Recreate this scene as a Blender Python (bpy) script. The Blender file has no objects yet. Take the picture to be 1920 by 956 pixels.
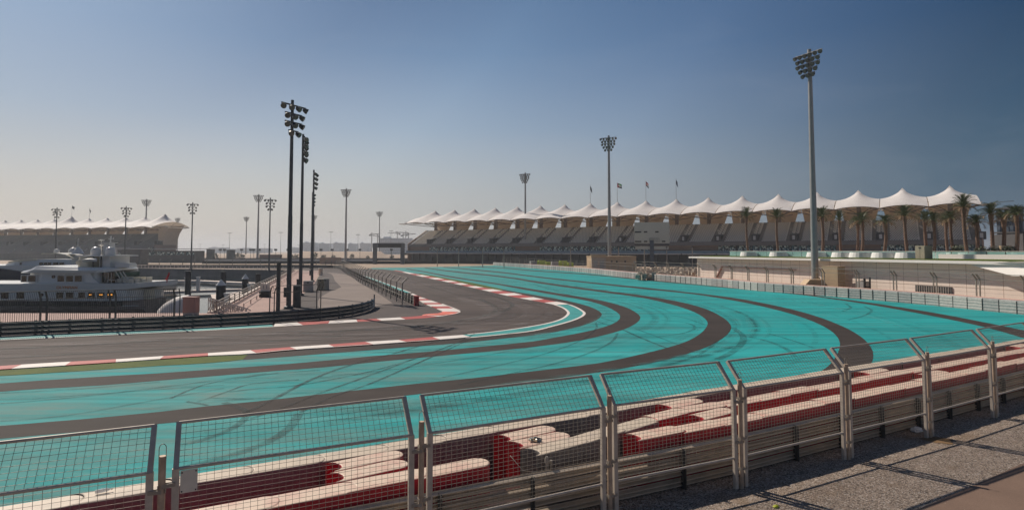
import bpy, bmesh, math, random
from mathutils import Vector, Matrix, noise
from mathutils.geometry import tessellate_polygon
random.seed(7)
R = math.radians
sc = bpy.context.scene
COL = sc.collection
# ------------------------------------------------------------------ camera
FPX, PITCH, HOR, CAMZ = 1100.0, R(2.9), 470.0, 6.0
CY = HOR - FPX * math.tan(PITCH)
cam = bpy.data.cameras.new('camera'); camo = bpy.data.objects.new('camera', cam); COL.objects.link(camo)
camo.location = (0, 0, CAMZ); camo.rotation_euler = (math.pi / 2 + PITCH, 0, 0)
cam.sensor_width = 36; cam.lens = 36 * FPX / 1920
cam.shift_y = -(478 - CY) / 1920
cam.clip_start = 0.1; cam.clip_end = 20000
sc.camera = camo

def ray(px, py):
    u = (px - 960) / FPX; v = (CY - py) / FPX
    return Vector((u, math.cos(PITCH) - v * math.sin(PITCH), math.sin(PITCH) + v * math.cos(PITCH)))
def G(px, py, z=0.0):
    d = ray(px, py); t = (z - CAMZ) / d.z
    return Vector((d.x * t, d.y * t, z))
def PX(px, py, Y):
    d = ray(px, py); t = Y / d.y
    return Vector((d.x * t, Y, CAMZ + d.z * t))
def GP(pts, z=0.0):
    return [G(x, y, 0) + Vector((0, 0, z)) for x, y in pts]

# ------------------------------------------------------------------ materials
def lin(r, g, b):
    f = lambda c: (c / 255 / 12.92) if c / 255 <= 0.04045 else ((c / 255 + 0.055) / 1.055) ** 2.4
    return (f(r), f(g), f(b), 1)
class NT:
    def __init__(s, name):
        s.m = bpy.data.materials.new(name); s.m.use_nodes = True
        s.t = s.m.node_tree; s.n = s.t.nodes
        s.b = s.n['Principled BSDF']; s.out = s.n['Material Output']
    def add(s, t, **kw):
        n = s.n.new(t)
        for k, v in kw.items(): setattr(n, k, v)
        return n
    def link(s, a, b): s.t.links.new(a, b)
    def coord(s, which='Object', scale=(1, 1, 1), rot=(0, 0, 0)):
        if which == 'Position': o = s.add('ShaderNodeNewGeometry').outputs['Position']
        else: o = s.add('ShaderNodeTexCoord').outputs[which]
        mp = s.add('ShaderNodeMapping'); mp.inputs['Scale'].default_value = scale; mp.inputs['Rotation'].default_value = rot
        s.link(o, mp.inputs['Vector']); return mp.outputs['Vector']
    def noise(s, vec, scale=1, detail=4, rough=.55, dist=0):
        n = s.add('ShaderNodeTexNoise'); n.inputs['Scale'].default_value = scale; n.inputs['Detail'].default_value = detail
        n.inputs['Roughness'].default_value = rough; n.inputs['Distortion'].default_value = dist
        s.link(vec, n.inputs['Vector']); return n.outputs['Fac']
    def ramp(s, fac, stops):
        n = s.add('ShaderNodeValToRGB'); e = n.color_ramp.elements
        while len(e) < len(stops): e.new(0.5)
        for el, (p, c) in zip(e, stops):
            el.position = p; el.color = c if len(c) == 4 else (*c, 1)
        s.link(fac, n.inputs['Fac']); return n.outputs['Color']
    def mix(s, fac, a, b, mode='MIX'):
        n = s.add('ShaderNodeMix', data_type='RGBA', blend_type=mode)
        for v, i in ((fac, 0), (a, 6), (b, 7)):
            if hasattr(v, 'is_linked') or hasattr(v, 'links'): s.link(v, n.inputs[i])
            else: n.inputs[i].default_value = v
        return n.outputs[2]
    def bump(s, h, strength=.3, dist=.02):
        n = s.add('ShaderNodeBump'); n.inputs['Strength'].default_value = strength; n.inputs['Distance'].default_value = dist
        s.link(h, n.inputs['Height']); s.link(n.outputs['Normal'], s.b.inputs['Normal'])
    def base(s, c):
        if hasattr(c, 'links'): s.link(c, s.b.inputs['Base Color'])
        else: s.b.inputs['Base Color'].default_value = c
    def set(s, **kw):
        for k, v in kw.items(): s.b.inputs[k.replace('_', ' ')].default_value = v
        return s
M = {}
def grey(v): return (v, v, v, 1)
def sc_col(c, k): return (min(1, c[0] * k), min(1, c[1] * k), min(1, c[2] * k), 1)
def simple(name, c, rough=.6, metal=0.0, var=.25, scale=3.0, which='Object', bump=0, spec=None):
    t = NT(name); v = t.coord(which)
    n = t.noise(v, scale, 5, .6)
    t.base(t.ramp(n, [(.25, sc_col(c, 1 - var)), (.75, sc_col(c, 1 + var))]))
    t.set(Roughness=rough, Metallic=metal)
    if spec is not None: t.b.inputs['Specular IOR Level'].default_value = spec
    if bump: t.bump(t.noise(v, scale * 8, 3), bump, .01)
    M[name] = t.m; return t.m

def ground_mat(name, c, c2, scale, streak=None, rough=.85, bump=.2, fine=40):
    t = NT(name); p = t.coord('Position')
    big = t.noise(p, scale, 5, .6); col = t.ramp(big, [(.3, c), (.7, c2)])
    f = t.noise(p, fine, 3, .7); col = t.mix(.35, col, t.ramp(f, [(.2, grey(.25)), (.8, grey(.85))]), 'OVERLAY')
    if streak:
        for (rot, sx, sy, lo, hi, k) in streak:
            s_ = t.noise(t.coord('Position', (sx, sy, 1), (0, 0, rot)), 1, 6, .65, .4)
            col = t.mix(k, col, t.ramp(s_, [(lo, grey(.25)), (hi, grey(1))]), 'MULTIPLY')
    t.base(col); t.set(Roughness=rough); t.b.inputs['Specular IOR Level'].default_value = .25
    if bump: t.bump(f, bump, .01)
    M[name] = t.m; return t
ground_mat('sand', lin(150, 130, 112), lin(176, 155, 135), .06)
ground_mat('sand_ochre', lin(112, 88, 62), lin(130, 104, 76), 2.0, bump=.5)
ground_mat('runoff_paint', (.010, .37, .375, 1), (.018, .48, .48, 1), .16,
           [(R(-7), .05, 1.3, .36, .6, .42), (R(38), .05, .8, .36, .58, .26), (R(-18), .02, .45, .38, .62, .34)], rough=.8, bump=.12)
ground_mat('runoff_stripe', lin(54, 46, 42), lin(68, 59, 54), .2, [(R(-7), .06, 1.1, .36, .62, .34)], bump=.15)
ground_mat('track_asphalt', lin(80, 69, 65), lin(98, 86, 80), .1,
           [(R(-8), .02, .55, .38, .62, .5), (R(32), .02, .5, .38, .62, .3)], bump=.12)
ground_mat('dark_tarmac', lin(76, 68, 66), lin(90, 81, 77), .15, bump=.15)
ground_mat('service_tarmac', lin(120, 108, 101), lin(138, 125, 117), .12, bump=.15)
ground_mat('footpath', lin(112, 92, 80), lin(128, 106, 92), .5, bump=.2)
ground_mat('grass', lin(60, 76, 12), lin(86, 98, 22), .9, bump=.6, fine=14)
ground_mat('skid', lin(30, 34, 34), lin(42, 44, 44), .4, bump=0)
def wear(name):
    m_ = M[name]; t = NT.__new__(NT); t.m = m_; t.t = m_.node_tree; t.n = t.t.nodes; t.b = t.n['Principled BSDF']; t.out = t.n['Material Output']
    src = t.b.inputs['Base Color'].links[0].from_socket; p = t.n.new('ShaderNodeNewGeometry').outputs['Position']; sx = t.n.new('ShaderNodeSeparateXYZ'); t.link(p, sx.inputs[0])
    mr_ = t.n.new('ShaderNodeMapRange'); mr_.inputs[1].default_value = -14; mr_.inputs[2].default_value = 16; mr_.inputs[3].default_value = 1; mr_.inputs[4].default_value = .26; t.link(sx.outputs[0], mr_.inputs[0])
    n_ = t.noise(t.coord('Position', (.07, 1.4, 1), (0, 0, R(-9))), 1, 7, .68, .5); n2 = t.noise(t.coord('Position'), .35, 6, .65)
    f = t.mix(1, t.mix(1, t.ramp(n_, [(.3, grey(.12)), (.68, grey(1))]), t.ramp(n2, [(.3, grey(.3)), (.7, grey(1))]), 'MULTIPLY'), mr_.outputs[0], 'MULTIPLY')
    t.link(t.mix(f, src, lin(126, 140, 132)), t.b.inputs['Base Color'])
wear('runoff_paint')
M['runoff_paint'].node_tree.nodes['Principled BSDF'].inputs['Specular IOR Level'].default_value = .08
# quay paving
t = NT('quay_paving'); p = t.coord('Position')
br = t.add('ShaderNodeTexBrick'); br.inputs['Scale'].default_value = 1.6
br.inputs['Color1'].default_value = lin(168, 135, 124); br.inputs['Color2'].default_value = lin(188, 155, 142); br.inputs['Mortar'].default_value = lin(130, 108, 100)
br.inputs['Mortar Size'].default_value = .02
t.link(p, br.inputs['Vector']); t.base(t.mix(.5, br.outputs['Color'], t.ramp(t.noise(p, .3), [(.3, grey(.75)), (.7, grey(1))]), 'MULTIPLY')); t.set(Roughness=.85); M['quay_paving'] = t.m
# gravel
t = NT('gravel'); p = t.coord('Position')
vo = t.add('ShaderNodeTexVoronoi'); vo.inputs['Scale'].default_value = 34; t.link(p, vo.inputs['Vector'])
sep = t.add('ShaderNodeSeparateColor'); t.link(vo.outputs['Color'], sep.inputs[0])
col = t.ramp(sep.outputs[0], [(0, lin(78, 66, 57)), (.5, lin(160, 142, 127)), (.85, lin(190, 171, 154)), (1, lin(215, 205, 195))])
pat = t.noise(p, .5, 4)
col = t.mix(t.ramp(pat, [(.56, grey(0)), (.72, grey(.75))]), col, lin(132, 108, 84))
t.base(t.mix(.6, col, t.ramp(t.noise(p, 2.2, 4), [(.25, grey(.5)), (.75, grey(1))]), 'MULTIPLY')); t.bump(vo.outputs['Distance'], .9, .03); t.set(Roughness=.95); M['gravel'] = t.m
simple('pebble', lin(170, 152, 137), .9, var=.5, scale=9, which='Position')
simple('pebble_pale', lin(200, 190, 178), .9, var=.2, scale=9, which='Position')
# kerb paints
simple('kerb_red', lin(172, 70, 64), .7, var=.15, scale=.8, which='Position', bump=.1)
simple('kerb_white', lin(225, 216, 208), .7, var=.09, scale=.8, which='Position', bump=.1)
simple('kerb_orange', lin(226, 112, 92), .7, var=.12, scale=.8, which='Position')
simple('teal_band', (.03, .30, .285, 1), .7, var=.2, scale=.6, which='Position')
# metals
simple('galvanised', lin(150, 142, 132), .5, .35, .2, 6)
simple('fence_tube', lin(188, 176, 162), .55, .1, .2, 5)
simple('wire', lin(150, 142, 130), .5, .3, .1, 4)
simple('rusty_tube', lin(184, 162, 140), .7, .2, .3, 5)
simple('guardrail_steel', lin(186, 170, 150), .5, .3, .22, 2.5, bump=.05)
simple('post_dark', lin(84, 82, 78), .6, .3, .2, 4)
simple('rail_dark', lin(84, 90, 92), .45, .5, .25, 2)
simple('fence_dark', lin(92, 88, 84), .55, .3, .2, 3)
simple('pole_grey', lin(142, 140, 138), .5, .3, .12, 1.5)
simple('pole_dark', lin(70, 72, 74), .5, .3, .15, 1.5)
simple('lamp_dark', lin(48, 48, 50), .45, .2, .2, 3)
simple('lamp_grey', lin(72, 71, 71), .4, .4, .2, 3)
t = NT('lamp_glass'); t.base(lin(96, 92, 86)); t.set(Roughness=.3, Metallic=.2); M['lamp_glass'] = t.m
simple('black', lin(34, 33, 33), .6, 0, .2, 3)
simple('white_plate', lin(214, 205, 190), .6, 0, .08, 4)
# barrier blocks: dust lies on every upward face
def block_mat(name, c, dust, k=.9):
    t = NT(name); v = t.coord('Object'); geo = t.add('ShaderNodeNewGeometry')
    s = t.add('ShaderNodeSeparateXYZ'); t.link(geo.outputs['Normal'], s.inputs[0])
    up = t.ramp(s.outputs[2], [(.35, grey(0)), (.85, grey(1))])
    oi = t.add('ShaderNodeObjectInfo'); r = t.add('ShaderNodeVectorMath', operation='ADD')
    t.link(v, r.inputs[0]); t.link(oi.outputs['Location'], r.inputs[1])
    n = t.noise(r.outputs[0], 2.2, 6, .65)
    df = t.mix(1, up, t.ramp(n, [(.26, grey(.6)), (.55, grey(k))]), 'MULTIPLY')
    body = t.ramp(t.noise(r.outputs[0], 5, 4), [(.3, sc_col(c, .8)), (.7, sc_col(c, 1.2))])
    t.base(t.mix(df, body, t.mix(t.noise(r.outputs[0], 11, 3), sc_col(dust, .85), sc_col(dust, 1.1)))); t.set(Roughness=.6)
    M[name] = t.m
block_mat('block_red', lin(172, 20, 38), lin(218, 196, 174), .96)
block_mat('block_grey', lin(112, 106, 104), lin(208, 190, 168), .95)
# fabric covers of the far wall
t = NT('cover_fabric'); v = t.coord('Object'); oi = t.add('ShaderNodeObjectInfo'); r = t.add('ShaderNodeVectorMath', operation='ADD')
t.link(v, r.inputs[0]); t.link(oi.outputs['Location'], r.inputs[1])
wv = t.add('ShaderNodeTexWave', bands_direction='Z'); wv.inputs['Scale'].default_value = 1.1; wv.inputs['Distortion'].default_value = 1.6; t.link(r.outputs[0], wv.inputs['Vector'])
n = t.noise(r.outputs[0], 3.0, 4, .6, 1.5)
hmix = t.mix(.5, wv.outputs['Color'], n)
t.base(t.mix(.35, t.ramp(oi.outputs['Random'], [(0, lin(150, 148, 145)), (1, lin(178, 173, 166))]), t.ramp(n, [(.3, grey(.3)), (.7, grey(.8))]), 'OVERLAY')); t.set(Roughness=.7); t.bump(hmix, .55, .06); M['cover_fabric'] = t.m
# membrane
t = NT('membrane'); v = t.coord('Object'); n = t.noise(v, .5, 4)
t.base(t.ramp(n, [(.3, lin(236, 228, 222)), (.7, lin(246, 240, 236))])); t.set(Roughness=.7)
tr = t.add('ShaderNodeBsdfTranslucent'); tr.inputs['Color'].default_value = lin(215, 195, 170)
mx = t.add('ShaderNodeMixShader'); mx.inputs[0].default_value = .22
t.link(t.b.outputs[0], mx.inputs[1]); t.link(tr.outputs[0], mx.inputs[2]); t.link(mx.outputs[0], t.out.inputs['Surface']); M['membrane'] = t.m
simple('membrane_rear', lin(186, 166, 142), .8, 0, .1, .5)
simple('steel_brown', lin(104, 88, 76), .6, .1, .15, 1)
simple('steel_pale', lin(190, 182, 172), .5, .2, .1, 1)
simple('concrete_tread', lin(130, 126, 122), .85, 0, .15, .8)
simple('seat_shell', lin(226, 219, 208), .55, 0, .08, 1)
simple('portal_dark', lin(58, 58, 60), .8, 0, .1, 1)
simple('seat_shaded', lin(84, 88, 92), .6, 0, .1, 1)  # darker seat copy: shade of the backlit left stand put into the colour
simple('aisle_dark', lin(104, 103, 104), .8, 0, .15, .6)
simple('fascia_dark', lin(76, 74, 74), .7, 0, .15, .6)
simple('stone_brown', lin(142, 120, 106), .8, 0, .12, .6)
simple('slab_pale', lin(176, 178, 180), .7, 0, .1, .6)
simple('base_dark', lin(86, 86, 86), .8, 0, .3, .35)
t = NT('stand_glass'); v = t.coord('Object', (.5, .3, .35)); vo = t.add('ShaderNodeTexVoronoi'); t.link(v, vo.inputs['Vector']); s = t.add('ShaderNodeSeparateColor'); t.link(vo.outputs['Color'], s.inputs[0])
t.base(t.ramp(s.outputs[0], [(.2, lin(36, 56, 66)), (.55, lin(66, 104, 110)), (.7, lin(100, 140, 142)), (.8, lin(215, 228, 220))])); t.set(Roughness=.15); M['stand_glass'] = t.m  # palest cells are bright highlights painted into the glass colour
t = NT('green_glass'); t.base((.35, .62, .55, 1)); t.set(Roughness=.05, Alpha=.42); M['green_glass'] = t.m
t = NT('blue_glass'); t.base((.10, .17, .24, 1)); t.set(Roughness=.1); M['blue_glass'] = t.m
# right building
t = NT('stone_cladding'); v = t.coord('Object', (1, 1, 1), (R(90), 0, 0)); br = t.add('ShaderNodeTexBrick'); br.offset = 0
br.inputs['Scale'].default_value = 1; br.inputs['Brick Width'].default_value = 1.9; br.inputs['Row Height'].default_value = .95; br.inputs['Mortar Size'].default_value = .022
br.inputs['Color1'].default_value = lin(234, 217, 202); br.inputs['Color2'].default_value = lin(239, 223, 209); br.inputs['Mortar'].default_value = lin(146, 118, 102)
t.link(v, br.inputs['Vector']); t.base(t.mix(.4, br.outputs['Color'], t.ramp(t.noise(t.coord('Object'), .7, 5), [(.3, grey(.8)), (.7, grey(1))]), 'MULTIPLY')); t.set(Roughness=.75); M['stone_cladding'] = t.m
simple('white_render', lin(228, 220, 212), .7, 0, .05, .5)
simple('white_planter', lin(226, 224, 220), .6, 0, .06, 1)
simple('beige_cabinet', lin(186, 160, 128), .7, 0, .1, 1.2)
simple('grey_cabinet', lin(150, 148, 144), .6, .1, .1, 1.5)
simple('olive_cabinet', lin(140, 132, 112), .65, .1, .12, 1.5)
simple('lime_paint', lin(172, 190, 24), .5, 0, .1, 1)
simple('concrete_pale', lin(180, 166, 150), .85, 0, .12, .8)
simple('screen_back', lin(186, 186, 176), .6, .1, .06, .3)
simple('steel_blue', lin(74, 84, 96), .5, .3, .1, .5)
# palms
simple('palm_trunk', lin(112, 86, 70), .9, 0, .45, 4, bump=.8)
t = NT('palm_leaf'); v = t.coord('Object'); n = t.noise(v, 1.3, 4)
t.base(t.ramp(n, [(.25, lin(58, 68, 40)), (.55, lin(84, 92, 54)), (.8, lin(120, 112, 70))])); t.set(Roughness=.5); M['palm_leaf'] = t.m
simple('palm_dry', lin(128, 104, 74), .8, 0, .3, 2)
simple('shrub_leaf', lin(58, 64, 40), .7, 0, .5, 1.5)
# marina
simple('gelcoat', lin(212, 211, 207), .25, 0, .04, .6)
simple('gelcoat_cream', lin(206, 198, 178), .3, 0, .05, .6)
simple('hull_navy', lin(30, 34, 58), .2, 0, .1, .6)
t = NT('hull_reflections'); v = t.coord('Object', (.6, 1, 9)); n = t.noise(v, 1.2, 4)  # horizontal pale streaks paint water reflections into the dark hull colour
t.base(t.ramp(n, [(.35, lin(112, 99, 93)), (.7, lin(178, 160, 150))])); t.set(Roughness=.3); M['hull_reflections'] = t.m
t = NT('yacht_glass'); t.base(lin(22, 17, 15)); t.set(Roughness=.08); M['yacht_glass'] = t.m
t = NT('cabin_light'); t.base(lin(60, 40, 20)); t.b.inputs['Emission Color'].default_value = lin(255, 170, 70); t.b.inputs['Emission Strength'].default_value = 1.2; M['cabin_light'] = t.m
simple('gold_letter', lin(206, 132, 78), .4, .2, .05, 1)
simple('radome', lin(216, 212, 206), .35, 0, .04, 1)
simple('pontoon', lin(206, 190, 178), .8, 0, .1, .5)
simple('pile_black', lin(36, 37, 40), .6, 0, .2, 1)
simple('quay_wall', lin(112, 108, 106), .85, 0, .25, .35)
simple('pink_stone', lin(164, 128, 118), .8, 0, .12, 1)
t = NT('water'); p = t.coord('Position', (.5, 1.2, 1)); n = t.noise(p, 1.6, 4, .6)
t.base(lin(18, 34, 38)); t.set(Roughness=.04); t.bump(n, .12, .05); M['water'] = t.m
# flags
for nm, c in (('flag_black', (40, 42, 44)), ('flag_red', (178, 38, 44)), ('flag_white', (220, 216, 210)), ('flag_green', (40, 130, 60)), ('flag_blue', (86, 96, 112))):
    simple(nm, lin(*c), .8, 0, .1, 2)
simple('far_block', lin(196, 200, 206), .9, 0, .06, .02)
simple('crane', lin(150, 140, 134), .7, 0, .1, .1)
simple('gantry', lin(92, 96, 100), .6, .1, .1, .4)
simple('red_brown', lin(120, 78, 66), .8, 0, .2, .4)
simple('bag', lin(200, 202, 204), .4, 0, .1, 5)
simple('lime_rind', lin(170, 176, 30), .5, 0, .15, 20)
t = NT('clear_plastic'); t.base((.75, .8, .82, 1)); t.set(Roughness=.08, Alpha=.6); M['clear_plastic'] = t.m
simple('foil', lin(190, 180, 160), .25, .9, .2, 30)

# ------------------------------------------------------------------ mesh builder
class MB:
    def __init__(s): s.v = []; s.f = []; s.mi = []; s.smooth = []
    def add(s, vs, fs, mi=0, sm=False):
        o = len(s.v); s.v += [Vector(v) for v in vs]
        for f in fs: s.f.append([i + o for i in f]); s.mi.append(mi); s.smooth.append(sm)
        return s
    def box(s, c, size, rz=0, mi=0, taper=1.0):
        hx, hy, hz = size[0] / 2, size[1] / 2, size[2] / 2; ca, sa = math.cos(rz), math.sin(rz); vs = []
        for z in (-hz, hz):
            k = taper if z > 0 else 1
            for x, y in ((-hx, -hy), (hx, -hy), (hx, hy), (-hx, hy)):
                x *= k; y *= k
                vs.append((c[0] + x * ca - y * sa, c[1] + x * sa + y * ca, c[2] + z))
        return s.add(vs, [(3, 2, 1, 0), (4, 5, 6, 7), (0, 1, 5, 4), (1, 2, 6, 5), (2, 3, 7, 6), (3, 0, 4, 7)], mi)
    def bar(s, a, b, w, h=None, mi=0, up=(0, 0, 1)):
        a = Vector(a); b = Vector(b); h = h or w; d = (b - a).normalized(); up = Vector(up)
        if abs(d.dot(up)) > .98: up = Vector((0, 1, 0)) if abs(d.y) < .9 else Vector((1, 0, 0))
        x = d.cross(up).normalized(); y = x.cross(d); vs = []
        for p in (a, b):
            for i, j in ((-1, -1), (1, -1), (1, 1), (-1, 1)): vs.append(p + x * (i * w / 2) + y * (j * h / 2))
        return s.add(vs, [(0, 1, 2, 3), (7, 6, 5, 4), (0, 4, 5, 1), (1, 5, 6, 2), (2, 6, 7, 3), (3, 7, 4, 0)], mi)
    def tube(s, pts, r, n=8, mi=0, cap=True):
        pts = [Vector(p) for p in pts]; rs = r if isinstance(r, (list, tuple)) else [r] * len(pts); vs = []; fs = []; px = None
        for i, p in enumerate(pts):
            d = (pts[min(i + 1, len(pts) - 1)] - pts[max(i - 1, 0)]).normalized()
            if px is None: px = d.orthogonal().normalized()
            else: px = (px - d * px.dot(d)).normalized()
            py = d.cross(px)
            for k in range(n):
                a = 2 * math.pi * k / n; vs.append(p + (px * math.cos(a) + py * math.sin(a)) * rs[i])
        for i in range(len(pts) - 1):
            for k in range(n): fs.append((i * n + k, i * n + (k + 1) % n, (i + 1) * n + (k + 1) % n, (i + 1) * n + k))
        s.add(vs, fs, mi, True)
        if cap: s.add(vs[:n], [tuple(range(n))[::-1]], mi); s.add(vs[-n:], [tuple(range(n))], mi)
        return s
    def lathe(s, c, prof, n=16, mi=0, sm=True):
        vs = []; fs = []
        for r_, z in prof:
            for k in range(n): a = 2 * math.pi * k / n; vs.append((c[0] + r_ * math.cos(a), c[1] + r_ * math.sin(a), c[2] + z))
        for i in range(len(prof) - 1):
            for k in range(n): fs.append((i * n + k, i * n + (k + 1) % n, (i + 1) * n + (k + 1) % n, (i + 1) * n + k))
        return s.add(vs, fs, mi, sm)
    def prism(s, pts, z0, z1, mi=0):          # flat outline (x,y) extruded in z
        n = len(pts); vs = [(p[0], p[1], z0) for p in pts] + [(p[0], p[1], z1) for p in pts]
        tri = tessellate_polygon([[Vector((p[0], p[1], 0)) for p in pts]])
        fs = [t for t in tri] + [tuple(i + n for i in t) for t in tri] + [(i, (i + 1) % n, (i + 1) % n + n, i + n) for i in range(n)]
        return s.add(vs, fs, mi)
    def slab(s, pts, d, mi=0):                # outline of 3-D points extruded along vector d
        n = len(pts); pts = [Vector(p) for p in pts]; d = Vector(d)
        tri = tessellate_polygon([pts]); vs = pts + [p + d for p in pts]
        return s.add(vs, [t for t in tri] + [tuple(i + n for i in t) for t in tri] + [(i, (i + 1) % n, (i + 1) % n + n, i + n) for i in range(n)], mi)
    def mesh(s, name, mats):
        me = bpy.data.meshes.new(name); me.from_pydata([tuple(v) for v in s.v], [], s.f)
        for m in (mats if isinstance(mats, (list, tuple)) else [mats]): me.materials.append(M[m])
        me.polygons.foreach_set('material_index', s.mi); me.polygons.foreach_set('use_smooth', s.smooth)
        bm = bmesh.new(); bm.from_mesh(me); bmesh.ops.recalc_face_normals(bm, faces=bm.faces); bm.to_mesh(me); bm.free()
        return me
    def build(s, name, mats, parent=None, loc=None):
        o = bpy.data.objects.new(name, s.mesh(name, mats)); COL.objects.link(o)
        if parent: o.parent = parent
        if loc: o.location = loc
        return o

def tag(o, label, cat, group=None, kind=None):
    if label: o['label'] = label
    if cat: o['category'] = cat
    if group: o['group'] = group
    if kind: o['kind'] = kind
    return o
def thing(name, label, cat, loc=(0, 0, 0), rz=0, group=None):
    o = bpy.data.objects.new(name, None); COL.objects.link(o); o.location = loc; o.rotation_euler = (0, 0, rz); o.empty_display_size = .2
    return tag(o, label, cat, group)
KIDS = {}
def kids(o):
    return [c for c in bpy.data.objects if c.parent == o]
def dup(root, loc, rz=0, label=None, group=None, scale=None):
    if root.name not in KIDS:
        KIDS[root.name] = [(c, kids(c)) for c in kids(root)]
    r_ = root.copy(); COL.objects.link(r_); r_.location = loc; r_.rotation_euler = (0, 0, rz)
    if scale: r_.scale = scale if isinstance(scale, (tuple, list)) else (scale,) * 3
    if label: r_['label'] = label
    if group: r_['group'] = group
    for c, gs in KIDS[root.name]:
        d = c.copy(); COL.objects.link(d); d.parent = r_
        for g in gs:
            e = g.copy(); COL.objects.link(e); e.parent = d
    return r_
ORD = ['first', 'second', 'third', 'fourth', 'fifth', 'sixth', 'seventh', 'eighth', 'ninth', 'tenth', 'eleventh', 'twelfth', 'thirteenth', 'fourteenth', 'fifteenth', 'sixteenth', 'seventeenth', 'eighteenth', 'nineteenth', 'twentieth']
ORD += ['twenty-' + w for w in ORD[:9]] + ['thirtieth'] + ['thirty-' + w for w in ORD[:9]] + ['fortieth']

def cr(pts, step=1.5):
    """smooth curve through points, resampled"""
    P = [Vector(p) for p in pts]; out = []
    P = [P[0] * 2 - P[1]] + P + [P[-1] * 2 - P[-2]]
    for i in range(1, len(P) - 2):
        p0, p1, p2, p3 = P[i - 1:i + 3]; n = max(2, int((p2 - p1).length / step))
        n = min(n, 24)
        # centripetal-ish: clamp tangents
        L = (p2 - p1).length
        m1 = (p2 - p0); m1 = m1.normalized() * L if m1.length else m1
        m2 = (p3 - p1); m2 = m2.normalized() * L if m2.length else m2
        for k in range(n):
            t = k / n; t2 = t * t; t3 = t2 * t
            out.append(p1 * (2 * t3 - 3 * t2 + 1) + m1 * (t3 - 2 * t2 + t) + p2 * (-2 * t3 + 3 * t2) + m2 * (t3 - t2))
    out.append(P[-2]); return out
def resample(pts, d):
    out = [pts[0].copy()]; acc = 0; 
    for a, b in zip(pts, pts[1:]):
        L = (b - a).length; 
        while acc + L >= d and L > 1e-9:
            t = (d - acc) / L; a = a.lerp(b, t); out.append(a.copy()); L = (b - a).length; acc = 0
        acc += L
    return out
def sheet(name, pts, z, mat, holes=None, kind='structure'):
    loops = [[Vector((p[0], p[1], 0)) for p in pts]] + [[Vector((p[0], p[1], 0)) for p in h] for h in (holes or [])]
    tri = tessellate_polygon(loops); vs = [Vector((p.x, p.y, z)) for l in loops for p in l]
    m = MB(); m.add(vs, [t for t in tri])
    o = m.build(name, mat); o['kind'] = kind
    # all faces up
    for p in o.data.polygons:
        pass
    me = o.data; bm = bmesh.new(); bm.from_mesh(me)
    for f in bm.faces:
        if f.normal.z < 0: f.normal_flip()
    bm.to_mesh(me); bm.free(); return o
def band(name, inner, outer, z, mat):
    return sheet(name, inner + outer[::-1], z, mat)
# ================================================================== GROUND, TRACK, RUN-OFF
TE = [(690, 504.3), (712, 504.8), (736.8, 506.8), (783.7, 517.2), (850.6, 531.5), (900.8, 542.8), (951, 554.5), (1020, 567.4), (1040.2, 571.7), (1055.2, 577), (1064.4, 583.8), (1065.3, 588.8), (1055.2, 597.2), (1033.5, 604.7), (992.9, 612.6), (930, 621.5), (867.4, 627.8), (811, 631.8), (747, 637.2), (685, 640.8), (616, 646), (543.7, 650.8), (469.5, 656.5), (390, 662), (307, 667.5), (217.5, 673.4), (133, 678), (40.8, 683.5), (-60, 690), (-300, 704)]
KO = [(738, 506), (778.7, 513.5), (842, 525.5), (892.5, 536.9), (951, 547.4), (1020, 562), (1040, 565.7), (1062.8, 570), (1080, 576.2), (1093.7, 584.6), (1095.4, 588.8), (1087, 595.5), (1067, 603), (1033.5, 612.2), (1000, 620.3), (951, 626.2), (871.5, 633.9), (813, 638.7), (749, 643.3), (700, 647), (613.8, 652.7), (541.6, 657.5), (465, 664.9), (390, 668.5), (300, 674.5), (217, 680.5), (122, 686.8), (21.8, 693), (-60, 698), (-300, 712)]
S1o = [(942.7, 542.8), (1020, 556), (1050, 561.2), (1093.7, 571.2), (1117, 579.6), (1127, 586.3), (1128, 591.3), (1117, 601.3), (1083.7, 613), (1041.8, 622.3), (1000, 629), (951, 634), (867.4, 642.9), (783.7, 649.2), (700, 656), (613.8, 662.8), (509, 671), (455, 674.9)]
S2i = [(760, 504.6), (793.7, 510), (850.6, 521), (917.6, 531), (967.8, 540.3), (1020, 549.5), (1050, 554.8), (1100, 563.7), (1133.9, 573.7), (1155.6, 584.6), (1163, 593), (1156.5, 603), (1130.5, 613.9), (1083.7, 624.8), (1033.5, 634), (1000, 640), (909, 649.2), (804.6, 659.2), (700, 667.5), (613.8, 675.7), (509, 684.7), (404.6, 692), (300, 699.5), (190, 706), (81.6, 713), (0, 718.8), (-300, 741)]
S2o = [(764, 503.8), (795, 508.6), (850.6, 518.7), (917.6, 528.9), (967.8, 536.9), (1020, 545.3), (1050, 550.3), (1100, 558.3), (1142, 567), (1175.7, 577), (1194, 587), (1200.8, 595), (1194, 605), (1167.4, 618.5), (1125.5, 630), (1083.7, 639), (1000, 650.4), (909, 659.6), (804.6, 669), (700, 679), (613.8, 687.9), (509, 696), (404.6, 704.6), (300, 713.3), (190, 722.4), (81.6, 728.5), (0, 734.5), (-300, 757)]
S3i = [(795, 502.6), (850.6, 510.2), (917.6, 517.3), (967.8, 523.7), (1000, 529.5), (1067, 539.4), (1133.9, 548.6), (1200.8, 557.8), (1251, 568.7), (1284.5, 578.5), (1309.6, 589), (1326, 602.5), (1323, 615.5), (1303.3, 632.2), (1272, 645.8), (1209, 662.5), (1125.5, 680.3), (1050, 690), (992.9, 696.6), (888.3, 708.8), (783.7, 719), (700, 728.3), (592.9, 740), (488.3, 751.7), (383.7, 762), (299, 772), (163, 785), (0, 798.5), (-300, 826)]
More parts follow.
